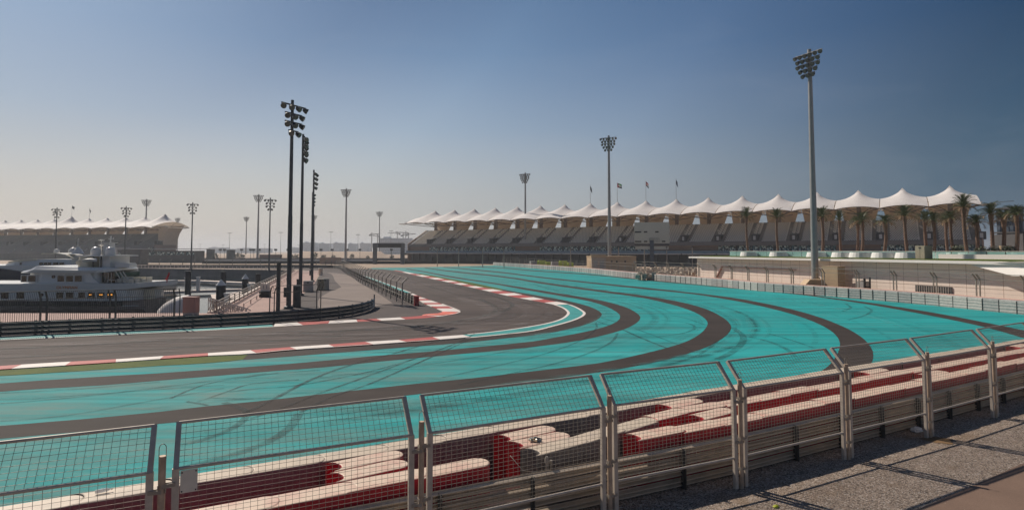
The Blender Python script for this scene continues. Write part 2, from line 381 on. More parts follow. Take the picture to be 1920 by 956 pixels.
S3o = [(798, 501.8), (850.6, 508.4), (917.6, 515), (967.8, 521.2), (1000, 526.5), (1067, 536), (1133.9, 544.8), (1200.8, 553.3), (1267.8, 564.5), (1320, 578), (1356.5, 596), (1371, 612), (1364, 627), (1341.8, 642.5), (1313.8, 655.2), (1251, 674), (1167.4, 690.8), (1083.7, 703.3), (1000, 714), (888.3, 726.8), (783.7, 739), (700, 748.8), (613.8, 760), (488.3, 773.6), (383.7, 786), (299, 794.5), (163, 808), (0, 822.4), (-300, 852)]
S4i = [(830, 501), (867.4, 504.6), (951, 513), (1000, 519.3), (1100, 530.6), (1200.8, 541.3), (1300, 551.6), (1383.7, 565), (1446.4, 578.6), (1498.7, 593.2), (1540.6, 610), (1565.7, 626.7), (1575, 643.4), (1571, 662), (1561.5, 677), (1547, 691), (1500, 716), (1420, 744)]
S4o = [(833, 500.2), (867.4, 503.2), (951, 511), (1000, 517.3), (1100, 528.2), (1200.8, 538.2), (1300, 549), (1383.7, 559.7), (1467.4, 576), (1530, 592.7), (1582.4, 613), (1613.8, 631), (1632.6, 650), (1637.5, 666), (1634, 681), (1619, 702), (1580, 730), (1500, 757)]
S5i = [(880, 499.9), (951, 503.8), (1000, 508.3), (1100, 515.2), (1200.8, 524.8), (1320, 536), (1400, 543.2), (1498.7, 552.6), (1560, 560.5), (1635.3, 571.8), (1748.3, 592.5), (1842.4, 612.3), (1920, 634), (2010, 662)]
S5o = [(884, 499.2), (951, 502.5), (1000, 506.8), (1100, 513.4), (1200.8, 523.2), (1320, 534.9), (1400, 542.1), (1498.7, 550.9), (1560, 558.2), (1654, 570.8), (1748.3, 585.9), (1823.6, 600), (1920, 619.5), (2010, 641)]
WALL = [(924.3, 497.6), (1000, 503.4), (1100, 511.8), (1200.8, 523.5), (1320, 534.4), (1425.5, 546), (1515.5, 553.2), (1626, 561.8), (1748.3, 572.7), (1838.7, 582), (1906.5, 588.7), (2000, 598), (2150, 614)]
# fence frame along the near barrier
D_ = Vector((.876, .482, 0)); N_ = Vector((-.482, .876, 0)); O_ = Vector((0, 11.6, 0))
def SPt(s, p, z=0.0): return O_ + D_ * s + N_ * p + Vector((0, 0, z))
def p0(s): return .25 + max(0, (7 - s) * .055) if s < 16 else .25 + (s - 16) * .02
FANG = math.atan2(.482, .876)

basin_px = [(-1600, 587), (395, 587), (548, 507), (250, 503.2), (-900, 498)]
basin = [G(*q) for q in basin_px]
big = [(-2600, -120), (2600, -120), (2600, 3200), (-2600, 3200)]
sheet('ground', big, 0, 'sand', [basin])
te = cr(GP(TE)); ko = cr(GP(KO)); wall = cr(GP(WALL), 3)
near_edge = [SPt(s, 3.6) for s in range(40, -60, -5)]
runoff = [G(697, 502.4), G(760, 501.6), G(850, 499.6), G(905, 498)] + wall + near_edge
far_left = [G(-300, 704), ]
sheet('run_off_area', runoff + [Vector((-60, 6, 0))] + te[::-1], .006, 'runoff_paint')
for a, b in ((S2i, S2o), (S3i, S3o), (S4i, S4o), (S5i, S5o)):
    band('run_off_stripe', cr(GP(a)), cr(GP(b)), .011, 'runoff_stripe')
# first apron stripe lies between the kerb and S1o
k0 = GP([(941, 545.2), (951, 547.4), (1020, 562), (1040, 565.7), (1062.8, 570), (1080, 576.2), (1093.7, 584.6), (1095.4, 588.8), (1087, 595.5), (1067, 603), (1033.5, 612.2), (1000, 620.3), (951, 626.2), (871.5, 633.9), (813, 638.7), (749, 643.3), (700, 647), (613.8, 652.7), (541.6, 657.5), (463, 664.4)])
band('run_off_stripe', cr(k0), cr(GP(S1o)), .011, 'runoff_stripe')
# track
INNER = [(560, 505.5), (640, 508.5), (668, 513), (687, 518.5), (700, 522.7), (733.5, 535), (773.6, 550), (790, 557), (827, 569.5), (857, 581), (862.7, 584.6), (855.6, 588), (834, 591.8), (800, 596), (760, 598.8), (697, 602), (567.8, 609.4), (513, 612.5), (400, 618.8), (300, 623.6), (150, 630.6), (0, 637.5), (-300, 651)]
inner = cr(GP(INNER))
sheet('race_track', [G(420, 500.2), G(600, 501.8)] + te + inner[::-1] + [G(420, 503)], .014, 'track_asphalt')
# infield tarmac, service road, paving
sheet('infield_tarmac', [G(560, 505.5)] + inner + [G(-300, 650), G(-300, 612), G(0, 604.5), G(480, 596), G(545, 574), G(590, 531), G(602, 511)], .004, 'dark_tarmac')
sheet('service_road', cr(GP([(560, 507), (612, 511), (630, 528.5), (640, 538.6)])) + cr(GP([(618, 547), (600, 558), (596, 572), (604, 590)])) + [G(655, 585.5), G(703, 574)] + cr(GP([(736, 568), (704, 547), (677, 532), (639, 513), (560, 508.6)])), .009, 'service_tarmac')
sheet('quay_paving', [G(-1600, 587), G(395, 587), G(548, 507), G(600, 507.5), G(590, 531), G(545, 573.5), G(480, 595.5), G(0, 604), G(-300, 611), G(-1600, 640)], .005, 'quay_paving')
# kerbs: wedge-shaped painted blocks between the track edge and the outer line
def nearest_t(curve, q):
    return min(range(len(curve)), key=lambda i: (curve[i] - q).length_squared)
def kerb(name, inn, out, breaks, first, h=.05, mats=('kerb_white', 'kerb_red')):
    """breaks: pixel points along the inner edge where the colour changes"""
    nI = 14; m = MB(); c = first
    idx = [nearest_t(inn, G(*b)) for b in breaks]
    for a, b in zip(idx, idx[1:]):
        L = inn[min(a, b):max(a, b) + 1]
        pr = []
        for q in L:
            pr.append((q, out[nearest_t(out, q)]))
        for (i0, o0), (i1, o1) in zip(pr, pr[1:]):
            z0 = Vector((0, 0, .016)); z1 = Vector((0, 0, .016 + h)); zz = Vector((0, 0, -.02))
            m.add([i0 + z0, i1 + z0, o1 + z1, o0 + z1, o0 + zz, o1 + zz], [(0, 1, 2, 3), (3, 2, 5, 4)], c)
        c = 1 - c
    o = m.build(name, list(mats)); o['kind'] = 'structure'; return o
tef = cr(GP(TE), .4); kof = cr(GP(KO), .4)
def fine(c): 
    out = []
    for a, b in zip(c, c[1:]):
        n = max(1, int((b - a).length / .35)); out += [a.lerp(b, k / n) for k in range(n)]
    return out + [c[-1]]
tef = fine(tef); kof = fine(kof)
far_b = [(737, 506.8)] + [(760 + i * 10.2, 0) for i in range(14)]
far_breaks = [(736.8, 506.8), (752, 510.2), (766, 513.4), (779, 516.2), (791, 518.8), (803, 521.4), (815, 524), (827, 526.5), (839, 529), (851, 531.6), (863, 534.2), (876, 537.2), (889, 540.1), (902, 543.1), (917, 546.6), (934, 550.5), (952, 554.7), (972, 558.8), (995, 563), (1019, 567.2), (1041, 571.9)]
kerb('outer_kerb', tef, kof, far_breaks, 1)
near_breaks = [(867.4, 627.8), (811, 631.8), (747, 637.2), (685, 640.8), (616, 646), (543.7, 650.8), (469.5, 656.5), (390, 662), (309, 667), (217.5, 673.4), (133, 677.5), (40.8, 683.5), (-60, 690), (-170, 696)]
kerb('outer_kerb', tef, kof, near_breaks, 0)
# teal strip with two white lines round the apex
def stretch(curve, a, b):
    i, j = sorted((nearest_t(curve, G(*a)), nearest_t(curve, G(*b)))); return curve[i:j + 1]
ti = stretch(tef, (1041, 571.9), (867.4, 627.8)); to = stretch(kof, (1063, 570), (871.5, 633.9))
band('kerb_strip', ti, to, .018, 'teal_band')
def line(name, curve, w, z, mat, side=0):
    L = []; Rr = []
    for i, p in enumerate(curve):
        d = (curve[min(i + 1, len(curve) - 1)] - curve[max(0, i - 1)]); d.z = 0; d.normalize(); n = Vector((-d.y, d.x, 0))
        L.append(p + n * w * (.5 + side)); Rr.append(p - n * w * (.5 - side))
    m = MB()
    for i in range(len(curve) - 1):
        m.add([v + Vector((0, 0, z)) for v in (L[i], Rr[i], Rr[i + 1], L[i + 1])], [(0, 1, 2, 3)])
    o = m.build(name, mat); o['kind'] = 'structure'; return o
line('white_line', ti[::2], .26, .022, 'kerb_white'); line('white_line', to[::2], .26, .022, 'kerb_white')
line('white_line', stretch(kof, (871, 633.9), (465, 664.9))[::3], .13, .07, 'kerb_white')
# inner kerb
KI = [(515.5, 608.4), (567.8, 605), (618, 603), (668, 600.4), (715, 598), (758.6, 595.5), (800, 592), (829, 586), (824, 581.5), (798.7, 571), (780, 560), (768.6, 553.6)]
inf = fine(cr(GP(INNER), .4)); kif = fine(cr(GP(KI), .4))
kerb('inner_kerb', inf, kif, [(513, 612.5), (567.8, 609.4), (618, 606.5), (668, 603.6), (715, 600.9), (760, 598.8), (800, 596)], 0)
kerb('inner_kerb', inf, kif, [(800, 596), (820, 593.6)], 1)
kerb('inner_kerb', inf, kif, [(820, 593.6), (842, 590.8), (862, 585.6)], 0, mats=('kerb_white', 'kerb_orange'))
kerb('inner_kerb', inf, kif, [(773.6, 550), (780.3, 553.6), (791, 557.8), (796.5, 560.3), (804.6, 563.7), (813, 567.9), (823, 571.2), (831.4, 574.9), (844, 578.7), (862, 584.3)], 0)
line('white_line', stretch(inf, (862.7, 584.6), (834, 591.8))[::2], .16, .05, 'kerb_white')
line('white_line', stretch(inf, (862.7, 584.6), (827, 570))[::2], .16, .05, 'kerb_white')
m = MB(); m.lathe((0, 0, 0), [(1.0, 0), (.9, .05), (.5, .11), (.01, .13)], 18); o = m.build('kerb_hump', 'kerb_orange', loc=G(818, 590.4)); o['kind'] = 'structure'; o.scale = (1.35, .8, 1); o.rotation_euler = (0, 0, .3)
# teal verge along both inner track edges
inl = stretch(inf, (515, 612.4), (-280, 650)); line('verge_strip', [p + Vector((0, 0, 0)) for p in inl[::4]], 1.7, .016, 'teal_band', side=-.55)
line('white_line', inl[::4], .18, .021, 'kerb_white')
inr = stretch(inf, (773.6, 550), (660, 511)); line('verge_strip', inr[::4], 1.2, .017, 'teal_band', side=-.6)
line('white_line', inr[::4], .2, .022, 'kerb_white')
# grass
gk = stretch(kof, (463, 665), (-280, 711))
glow = cr(GP([(454.8, 674.5), (400, 680.2), (300, 686), (200, 692.5), (100, 699), (0, 705), (-280, 722)]))
o = band('grass', gk[::4] if (gk[0] - glow[0]).length < 20 else gk[::-4], glow, .02, 'grass'); o['kind'] = 'stuff'
gk2 = stretch(kof, (782, 514.3), (941, 545.2)); 
if (gk2[0] - G(782, 514.3)).length > 20: gk2 = gk2[::-1]
o = band('grass', gk2[::4], cr(GP([(788.7, 512.9), (834, 521), (892.5, 531.9), (942.7, 542.3)])), .02, 'grass'); o['kind'] = 'stuff'
# rubber marks, and pale ribbons painted as sheen on the track
def skid(pts, w, mat='skid', z=.024):
    c = cr(GP(pts), .8); line('skid_sheen_mark', c, w, z, mat)
t = NT('rubber'); p = t.coord('Position'); n = t.noise(p, 1.1, 5, .7)
mp = t.add('ShaderNodeMath', operation='MULTIPLY'); t.link(t.ramp(n, [(.3, grey(.05)), (.7, grey(.9))]), mp.inputs[0]); mp.inputs[1].default_value = .82
t.link(mp.outputs[0], t.b.inputs['Alpha']); t.base(lin(34, 36, 36)); t.set(Roughness=.8); M['skid'] = t.m
t = NT('rubber_faint'); p = t.coord('Position'); n = t.noise(p, .9, 5, .7)
mp = t.add('ShaderNodeMath', operation='MULTIPLY'); t.link(t.ramp(n, [(.3, grey(.1)), (.7, grey(.9))]), mp.inputs[0]); mp.inputs[1].default_value = .5
t.link(mp.outputs[0], t.b.inputs['Alpha']); t.base(lin(20, 52, 54)); t.set(Roughness=.8); M['skid_faint'] = t.m
for pts, w, k in [([(458, 775), (490, 760), (520, 745), (560, 723), (600, 705), (640, 690), (680, 678), (735, 664), (800, 645), (870, 630)], .22, 0),
                  ([(470, 785), (540, 761), (600, 737), (660, 716), (720, 694), (790, 668), (860, 642), (890, 626)], .16, 0),
                  ([(563, 773), (620, 745), (690, 721), (760, 691), (830, 660), (885, 634)], .16, 0),
                  ([(430, 735), (480, 729), (540, 725), (620, 712), (700, 695), (780, 672)], .13, 0),
                  ([(320, 747), (380, 722), (440, 710), (520, 700), (600, 694)], .13, 0),
                  ([(370, 754), (430, 733), (470, 720), (560, 712)], .12, 0), ([(395, 746), (460, 748), (520, 746)], .12, 0),
                  ([(350, 753), (390, 760)], .14, 0), ([(440, 711), (500, 702), (580, 690), (700, 672)], .1, 1),
                  ([(420, 755), (460, 770), (455, 790), (410, 815), (330, 838)], .28, 1), ([(560, 775), (545, 800), (500, 830), (420, 858), (330, 880)], .34, 1),
                  ([(1167, 618), (1200, 633), (1250, 653)], .2, 0), ([(1190, 616), (1260, 642), (1300, 660)], .14, 1),
                  ([(1127, 596), (1155, 604)], .15, 0), ([(1119, 603), (1145, 611)], .15, 0),
                  ([(1158, 624), (1148, 640), (1110, 660), (1040, 682), (960, 700), (860, 722)], .2, 1), ([(1117, 605), (1118, 616), (1090, 638), (1020, 664), (940, 684), (830, 708)], .18, 1),
                  ([(1375, 615), (1393, 630), (1390, 645), (1370, 662), (1345, 674)], .45, 1), ([(1345, 640), (1310, 665), (1240, 688), (1150, 703)], .2, 1),
                  ([(1405, 632), (1440, 640), (1475, 655), (1490, 668)], .3, 1), ([(1440, 625), (1490, 640), (1540, 658)], .2, 1),
                  ([(1240, 600), (1285, 605), (1303, 615), (1280, 625), (1230, 632)], .22, 1), ([(1190, 590), (1260, 592), (1320, 608)], .2, 1),
                  ([(1585, 569), (1595, 577), (1580, 584)], .25, 1), ([(1620, 574), (1634, 582), (1620, 592), (1590, 600)], .25, 1),
                  ([(860, 640), (960, 625), (1020, 610)], .14, 1), ([(600, 708), (760, 690), (900, 668), (1010, 648)], .12, 1), ([(0, 757), (150, 744), (320, 724), (500, 700)], .2, 1), ([(0, 790), (120, 780), (280, 752), (420, 728)], .16, 1), ([(60, 748), (260, 733), (420, 722)], .14, 1),
                  ([(1000, 533), (1040, 545), (1085, 558)], .3, 1), ([(1020, 538), (1100, 556), (1160, 572)], .2, 1), ([(0, 737), (140, 730), (300, 716)], .2, 1),
                  ([(880, 600), (940, 585), (960, 570), (920, 553)], .5, 1), ([(560, 625), (700, 618), (830, 606), (900, 594), (930, 580), (900, 560)], .6, 1), ([(0, 655), (200, 645), (450, 628), (600, 618)], .6, 1), ([(0, 672), (240, 658), (480, 642), (640, 630)], .5, 1)]:
    skid(pts, w, 'skid_faint' if k else 'skid')
def bypar(c, n=60):
    L = [0]
    for p_, q_ in zip(c, c[1:]): L.append(L[-1] + (q_ - p_).length)
    out = []; j = 0
    for k in range(n + 1):
        d = L[-1] * k / n
        while j < len(L) - 2 and L[j + 1] < d: j += 1
        out.append(c[j].lerp(c[j + 1], min(1, max(0, (d - L[j]) / max(1e-6, L[j + 1] - L[j])))))
    return out
def rub_sheen_mat(name, col, alpha, lo, hi, sx=.09):
    t = NT(name); n = t.noise(t.coord('Position', (sx, 1.1, 1), (0, 0, R(-8))), 1, 6, .7, .6); n2 = t.noise(t.coord('Position'), .5, 5, .7)
    mp = t.add('ShaderNodeMath', operation='MULTIPLY'); t.link(t.mix(1, t.ramp(n, [(lo, grey(0)), (hi, grey(1))]), t.ramp(n2, [(.3, grey(.2)), (.7, grey(1))]), 'MULTIPLY'), mp.inputs[0]); mp.inputs[1].default_value = alpha
    t.link(mp.outputs[0], t.b.inputs['Alpha']); t.base(col); t.set(Roughness=.85); M[name] = t.m
rub_sheen_mat('rub_dark', lin(22, 66, 68), .30, .42, .66); rub_sheen_mat('rub_pale', lin(110, 190, 186), .34, .45, .66); rub_sheen_mat('line_dark', lin(44, 41, 41), .34, .4, .66, .05); rub_sheen_mat('line_sheen', lin(150, 140, 137), .38, .42, .64, .05)
rg = random.Random(21); zz = .0245
def sweep(ca, cb, n, mats, wlo, whi, f0=.06, f1=.94):
    global zz
    A = bypar(ca); B = bypar(cb); la = len(A)
    for i in range(n):
        f = rg.uniform(f0, f1); g0 = rg.uniform(-.05, .05); k0 = rg.randint(0, la - 16); k1 = min(la, k0 + rg.randint(12, 40))
        c = [A[k].lerp(B[k], min(f1, max(f0, f + g0 * (k - k0) / 14))) for k in range(k0, k1)]
        zz += .00025; line('skid_sheen_mark', cr(c, 1.2), rg.uniform(wlo, whi), zz, mats[i % len(mats)])
sweep(cr(GP(S2o)), cr(GP(S3i)), 26, ('rub_dark', 'rub_pale', 'rub_dark'), .12, .5)
sweep(cr(GP(S3o)), cr(GP(S4i)), 24, ('rub_dark', 'rub_pale', 'rub_dark'), .12, .55)
sweep(cr(GP(S4o)), cr(GP(S5i)), 16, ('rub_dark', 'rub_pale'), .15, .7)
sweep(cr(GP(S1o[::1])), cr(GP(S2i[3:18])), 8, ('rub_dark', 'rub_pale'), .2, .6)
sweep(te[2:], inner, 26, ('line_sheen', 'line_dark', 'line_sheen'), .5, 2.0, .12, .85)  # pale ribbons paint a sheen on the asphalt, dark ones are racing-line rubber
# gravel verge and footpath in the near corner
sheet('gravel_verge', [SPt(s, p0(s) + 1.6) for s in range(-24, 44, 2)] + [SPt(44, -30), SPt(-24, -30)], .010, 'gravel')
pe = [G(1640, 985), G(1720, 956), G(1815, 915), G(1920, 868), G(2060, 815)]
sheet('footpath', [SPt(-24, -12)] + [G(1400, 1080)] + pe + [SPt(44, -1.6), SPt(44, -30), SPt(-24, -30)], .016, 'footpath')
m = MB(); m2 = MB(); rng = random.Random(3)
def pebble(mb, c, r_, rg):
    vs = []; 
    for x, y, z in ((1, 0, 0), (-1, 0, 0), (0, 1, 0), (0, -1, 0), (0, 0, 1), (0, 0, -1)):
        vs.append((c[0] + x * r_ * rg.uniform(.6, 1.3), c[1] + y * r_ * rg.uniform(.6, 1.3), c[2] + z * r_ * rg.uniform(.4, .8)))
    mb.add(vs, [(0, 2, 4), (2, 1, 4), (1, 3, 4), (3, 0, 4), (2, 0, 5), (1, 2, 5), (3, 1, 5), (0, 3, 5)])
for i in range(26000):
    s = rng.uniform(-2, 30); q = p0(s) + .8 - rng.random() ** .8 * 6.5; p_ = SPt(s, q, .012)
    a, b = G(1640, 985), G(2060, 815)
    if (b - a).cross(p_ - a).z < 0 and rng.random() < .985: continue
    pebble(m2 if rng.random() < .05 else m, p_, rng.uniform(.008, .024), rng)
for mm, mt in ((m, 'pebble'), (m2, 'pebble_pale')):
    o = mm.build('gravel_stones', mt); tag(o, 'loose grey gravel stones scattered beside the wire fence', 'gravel', kind='stuff')
o = sheet('sand_patch', [G(1760, 826) + Vector((.45 * math.cos(a) * (1 + .3 * math.sin(3 * a)), .34 * math.sin(a) * (1 + .25 * math.cos(5 * a)), 0)) for a in [k * .35 for k in range(18)]], .020, 'sand_ochre')

# ================================================================== NEAR WIRE FENCE
def panel_mesh(L, wire_mat_r=.0028):
    fr = MB(); wm = MB(); KZ, BZ = 2.48, .78; up = Vector((0, .52, .60))
    for x in (0, L):
        fr.bar((x, 0, .02), (x, 0, KZ), .105, .08); fr.bar((x, 0, KZ - .02), Vector((x, 0, KZ)) + up, .08, .075)
    for a, b in (((0, 0, KZ - .01), (L, 0, KZ - .01)), ((0, 0, BZ), (L, 0, BZ))): fr.tube([Vector(a), Vector(b)], .03, 8)
    fr.tube([Vector((0, 0, KZ)) + up, Vector((L, 0, KZ)) + up], .027, 8)
    nc = int(L / .112); r_ = wire_mat_r * 2
    for i in range(1, nc):
        x = L * i / nc; wm.bar((x, 0, BZ), (x, 0, KZ), r_); wm.bar((x, 0, KZ), Vector((x, 0, KZ)) + up, r_)
    for k in range(1, 21): z = BZ + (KZ - BZ) * k / 21; wm.bar((0, -.008, z), (L, -.008, z), r_)
    for k in range(1, 8): q = Vector((0, -.006, KZ)) + up * (k / 8); wm.bar(q, q + Vector((L, 0, 0)), r_)
    return fr, wm
post_s = [-14.5, -10.2, -5.88, -1.58, 2.85, 6.81, 11.2, 15.47, 20.04, 24.4, 28.8, 33.2]
post_p = [p0(s) for s in post_s]
post_p = [1.35, 1.15, .95, .76, .62, .34, .27, .2, .27, .38, .5, .62]
posts = [SPt(s, p) for s, p in zip(post_s, post_p)]
pn = ['pair of red rounded barrier blocks at the left edge', 'bottle lying on the barrier wall', 'three red rounded blocks lying side by side', 'crumpled foil on the pale barrier block', 'red row of blocks starting behind its left end', 'grey barrier wall and wide brown stripe tip', 'white plastic bag beneath its bottom rail', 'patch of yellow sand in front of it', 'red block row near the right frame edge', 'far right edge of the photo', 'right end beyond the last visible post']
vis = {2: 1}
lab = {1: 'leftmost wire mesh fence panel, cut by the left photo edge', 2: 'wire mesh fence panel carrying a white plate, in front of three red blocks', 3: 'wire mesh fence panel in front of the crumpled foil and red block ends', 4: 'wire mesh fence panel in the middle, red block row beginning behind it', 5: 'wire mesh fence panel with the wide brown stripe ending behind its right end', 6: 'wire mesh fence panel above the white plastic bag on gravel', 7: 'wire mesh fence panel with a yellowish sand patch just in front', 8: 'wire mesh fence panel cut by the right photo edge'}
for i in range(1, 10):
    a, b = posts[i], posts[i + 1]; d = (b - a).normalized(); g0 = .17 if i != 2 else .19
    if i == 1: pass
    L = (b - a).length - 2 * g0; q = a + d * g0
    t_ = thing('mesh_fence', lab.get(i, 'wire mesh fence panel hidden past the right photo edge'), 'fence panel', q, math.atan2(d.y, d.x), 'wire mesh fence panels along the gravel')
    t_.rotation_euler.x = random.uniform(-.014, .014); fr, wm = panel_mesh(L); fr.build('frame', 'fence_tube', t_); wm.build('wire_mesh', 'wire', t_)
def fence_post_parts(t_, hoop=True):
    m = MB(); m.tube([(0, -.02, -.05), (0, -.02, 2.72)], .055, 12); m.build('pole', 'rusty_tube', t_)
    if hoop:
        m = MB(); m.tube([(.05 * math.cos(a), -.02, 2.72 + .12 + .07 * math.sin(a) if True else 0) for a in [math.pi * k / 8 for k in range(9)]], .006, 6)
        m.tube([(.05, -.02, 2.66), (.05, -.02, 2.84)], .006, 6); m.tube([(-.05, -.02, 2.66), (-.05, -.02, 2.84)], .006, 6); m.build('wire_hoop', 'galvanised', t_)
    for z, sg in ((2.25, 1), (2.17, -1), (1.25, 1), (1.17, -1), (.5, 1)):
        m = MB(); m.bar((0, -.075, z), (.19 * sg, -.04, z), .012, .06); m.bar((0, .03, z), (.19 * sg, .0, z), .012, .06); m.bar((-.052 * sg, -.08, z), (-.052 * sg, .04, z), .012, .06); m.build('clamp', 'galvanised', t_)
pl = {2: 'round fence post with wire hoop at the left, beside the white plate', 3: 'round fence post with wire hoop left of the photo centre', 4: 'fence post between the foil and the middle red block row', 5: 'fence post right of the middle, first one standing wholly in view', 6: 'fence post with the brown stripe tip behind its top', 7: 'fence post right of the white plastic bag', 8: 'fence post nearest the right photo edge, highest on the gravel'}
pt = None
for i in range(1, 11):
    d = posts[min(i + 1, 11)] - posts[i - 1]; rz = math.atan2(d.y, d.x); L = pl.get(i, 'round fence post standing outside the photo edge')
    if pt is None: pt = thing('fence_post', L, 'fence post', posts[i], rz, 'round posts joining the mesh panels'); fence_post_parts(pt)
    else: dup(pt, posts[i], rz, L)
q = SPt(-5.7, .93, 2.26)
m = MB(); m.box((0, 0, 0), (.25, .014, .36), 0)
for x in (-.1, .1):
    for z in (-.15, .15): m.tube([(x, -.007, z), (x, -.016, z)], .012, 8, 1)
o = m.build('sign_plate', ['white_plate', 'black']); o.location = q + D_ * .2; o.rotation_euler = (0, 0, FANG); tag(o, 'blank pale plate fixed by four bolts to the left mesh fence panel', 'plate')

# ------------------------------------------------------------------ guardrail and barrier blocks
def wprofile(mb, a, b, z, h=.31, d=.08, mi=0, side=1):
    """one W-beam between a and b"""
    a = Vector(a); b = Vector(b); dr = (b - a); dr.z = 0; dr.normalize(); n = Vector((dr.y, -dr.x, 0)) * side
    pr = [(0, 0), (.0, .03), (1, .09), (1, .13), (.15, .2), (1, .27), (1, .31), (0, .37), (0, .40)]
    pr = [(x * d, y / .40 * h) for x, y in pr]; vs = []
    for p in (a, b):
        for x, y in pr: vs.append(p + n * x + Vector((0, 0, z + y)))
        for x, y in pr[::-1]: vs.append(p + n * (x - .006) + Vector((0, 0, z + y)))
    k = len(pr) * 2; fs = [(i, (i + 1) % k, (i + 1) % k + k, i + k) for i in range(k)]
    mb.add(vs, fs, mi)
gr = thing('guardrail', 'four-beam galvanised guardrail behind the near mesh fence, holding back the red blocks', 'guardrail', (0, 0, 0))
ss = [-16 + 2.15 * i for i in range(25)]
beams = [MB() for _ in range(4)]
for a, b in zip(ss, ss[1:]):
    for k in range(4):
        wprofile(beams[k], SPt(a, p0(a) + .80), SPt(b, p0(b) + .80), .02 + k * .262, .222, .10)
for k in range(4): beams[k].build('rail_beam', 'guardrail_steel', gr)
for s in ss[4:23]:
    m = MB(); c = SPt(s, p0(s) + .66)
    m.bar(c + Vector((0, 0, -.1)), c + Vector((0, 0, 1.0)), .012, .1, up=D_); m.bar(c + N_ * .05 + Vector((0, 0, -.1)), c + N_ * .05 + Vector((0, 0, 1.0)), .08, .012, up=D_)
    m.bar(c - N_ * .05 + Vector((0, 0, -.1)), c - N_ * .05 + Vector((0, 0, 1.0)), .08, .012, up=D_); m.build('rail_post', 'post_dark', gr)
def block_mesh(L=1.76, W=.6, H=1.27, bev=.03):
    def outline(k):
        l = L / 2 - k; w = W / 2 - k
        pts = [(l - .27 + .27 * math.cos(math.pi / 2 * i / 8), w * math.sin(math.pi / 2 * i / 8)) for i in range(-8, 9)]
        pts += [(-l + .25 * math.cos(math.pi / 2 * i / 7), w * math.sin(math.pi / 2 * i / 7)) for i in range(7, -8, -1)]
        return pts
    m = MB(); rings = [(0, 0), (0, H - bev), (bev * .3, H - bev * .3), (bev, H)]
    o = [outline(k) for k, z in rings]; n = len(o[0])
    vs = [(x, y, rings[i][1]) for i in range(4) for x, y in o[i]]; fs = []
    for i in range(3):
        for k in range(n): fs.append((i * n + k, i * n + (k + 1) % n, (i + 1) * n + (k + 1) % n, (i + 1) * n + k))
    m.add(vs, fs, 0, False)
    tri = tessellate_polygon([[Vector((x, y, 0)) for x, y in o[3]]]); m.add([(x, y, H) for x, y in o[3]], list(tri), 0)
    # groove lines across the sides
    for sgn in (1, -1):
        for z in (.32, .64, .96): m.box((-.12, sgn * (W / 2 + .002), z), (L - .56, .010, .025))
    return m
bm_red = block_mesh().mesh('barrier_block', 'block_red'); bm_grey = block_mesh().mesh('barrier_block', 'block_grey')
GRP = {'C': 'red blocks in the row against the guardrail', 'B': 'barrier blocks in the middle row', 'A': 'grey barrier blocks in the row facing the run-off', 'F': 'short red filler blocks between the rows'}
blocks = []
def block(s, p, row, color, s2=None, p2=None, label=None, flip=False):
    if s2 is None: s2, p2 = s + 1.5, p
    a, b = SPt(s, p), SPt(s2, p2); d = b - a
    o = bpy.data.objects.new('barrier_block', bm_red if color == 'red' else bm_grey); COL.objects.link(o)
    c = (a + b) / 2 + d.normalized() * .13 * (-1 if flip else 1); o.location = c; o.rotation_euler = (0, 0, math.atan2(d.y, d.x) + (math.pi if flip else 0)); o.scale = (d.length / 1.5 * 1.0, 1, 1)
    o.rotation_euler.z += random.uniform(-.018, .018); o.location += N_ * random.uniform(-.025, .025) + Vector((0, 0, random.uniform(-.012, .012)))
    blocks.append((row, s, o, label)); return o
sv = -9.0
while sv < 36: block(sv, 3.93 + min(.25, max(0, (sv + 4) * .02)), 'A', 'grey'); sv += 1.5
for k in range(-5, 2): block(-1.3 + 1.47 * (k - 1) , p0(-1.3) + 1.3 - k * .02 - (.06 if k else 0), 'C', 'red')
sv = 4.35
while sv < 36: block(sv, p0(sv) + 1.3 + random.uniform(-.03, .03), 'C', 'red'); sv += 1.47
Bp = [(1.5, 1.92), (3.03, 2.12), (4.45, 2.42), (5.85, 2.68), (7.3, 2.88), (8.8, 2.88)]
for k in range(5): block(Bp[k][0], Bp[k][1], 'B', 'grey' if k < 3 else 'red', Bp[k + 1][0], Bp[k + 1][1])
sv = 8.8
while sv < 36: block(sv, 2.82 + random.uniform(-.03, .03), 'B', 'red'); sv += 1.48
for s, p, l in ((-2.78, 3.27, 'rounded red filler block lying furthest from the guardrail, left of the photo centre'), (-2.88, 2.62, 'rounded red filler block lying in the middle of three, left of the photo centre'),
             (1.4, 3.2, 'red filler block with its red end showing, behind the crumpled foil'), (1.42, 2.56, 'red filler block that carries the crumpled foil'),
             (7.1, 2.2, 'red filler block squeezed between front and middle rows, right of centre'), (7.15, 3.5, 'red filler block squeezed between middle and back rows, right of centre'),
             (17.4, 3.45, 'red filler block in the back gap behind the fence post with brown stripe'), (19.0, 2.05, 'red filler block in the front gap above the white bag'), (30.1, 3.5, 'red filler block in the back gap near the right photo edge')):
    block(s, p, 'F', 'red', s + 1.45, p + .12, l)
ROWN = {'A': 'grey block in the back barrier row', 'B': 'dusty-topped block in the middle barrier row', 'C': 'dusty red block in the barrier row against the guardrail'}
for row in 'ABC':
    k = 0
    for r_, s, o, l in sorted([b for b in blocks if b[0] == row], key=lambda b: b[1]):
        tag(o, '%s, %s from the left' % (ROWN[row], ORD[k]), 'barrier block', GRP[row]); k += 1
for r_, s, o, l in blocks:
    if l: tag(o, l, 'barrier block', GRP['F'])
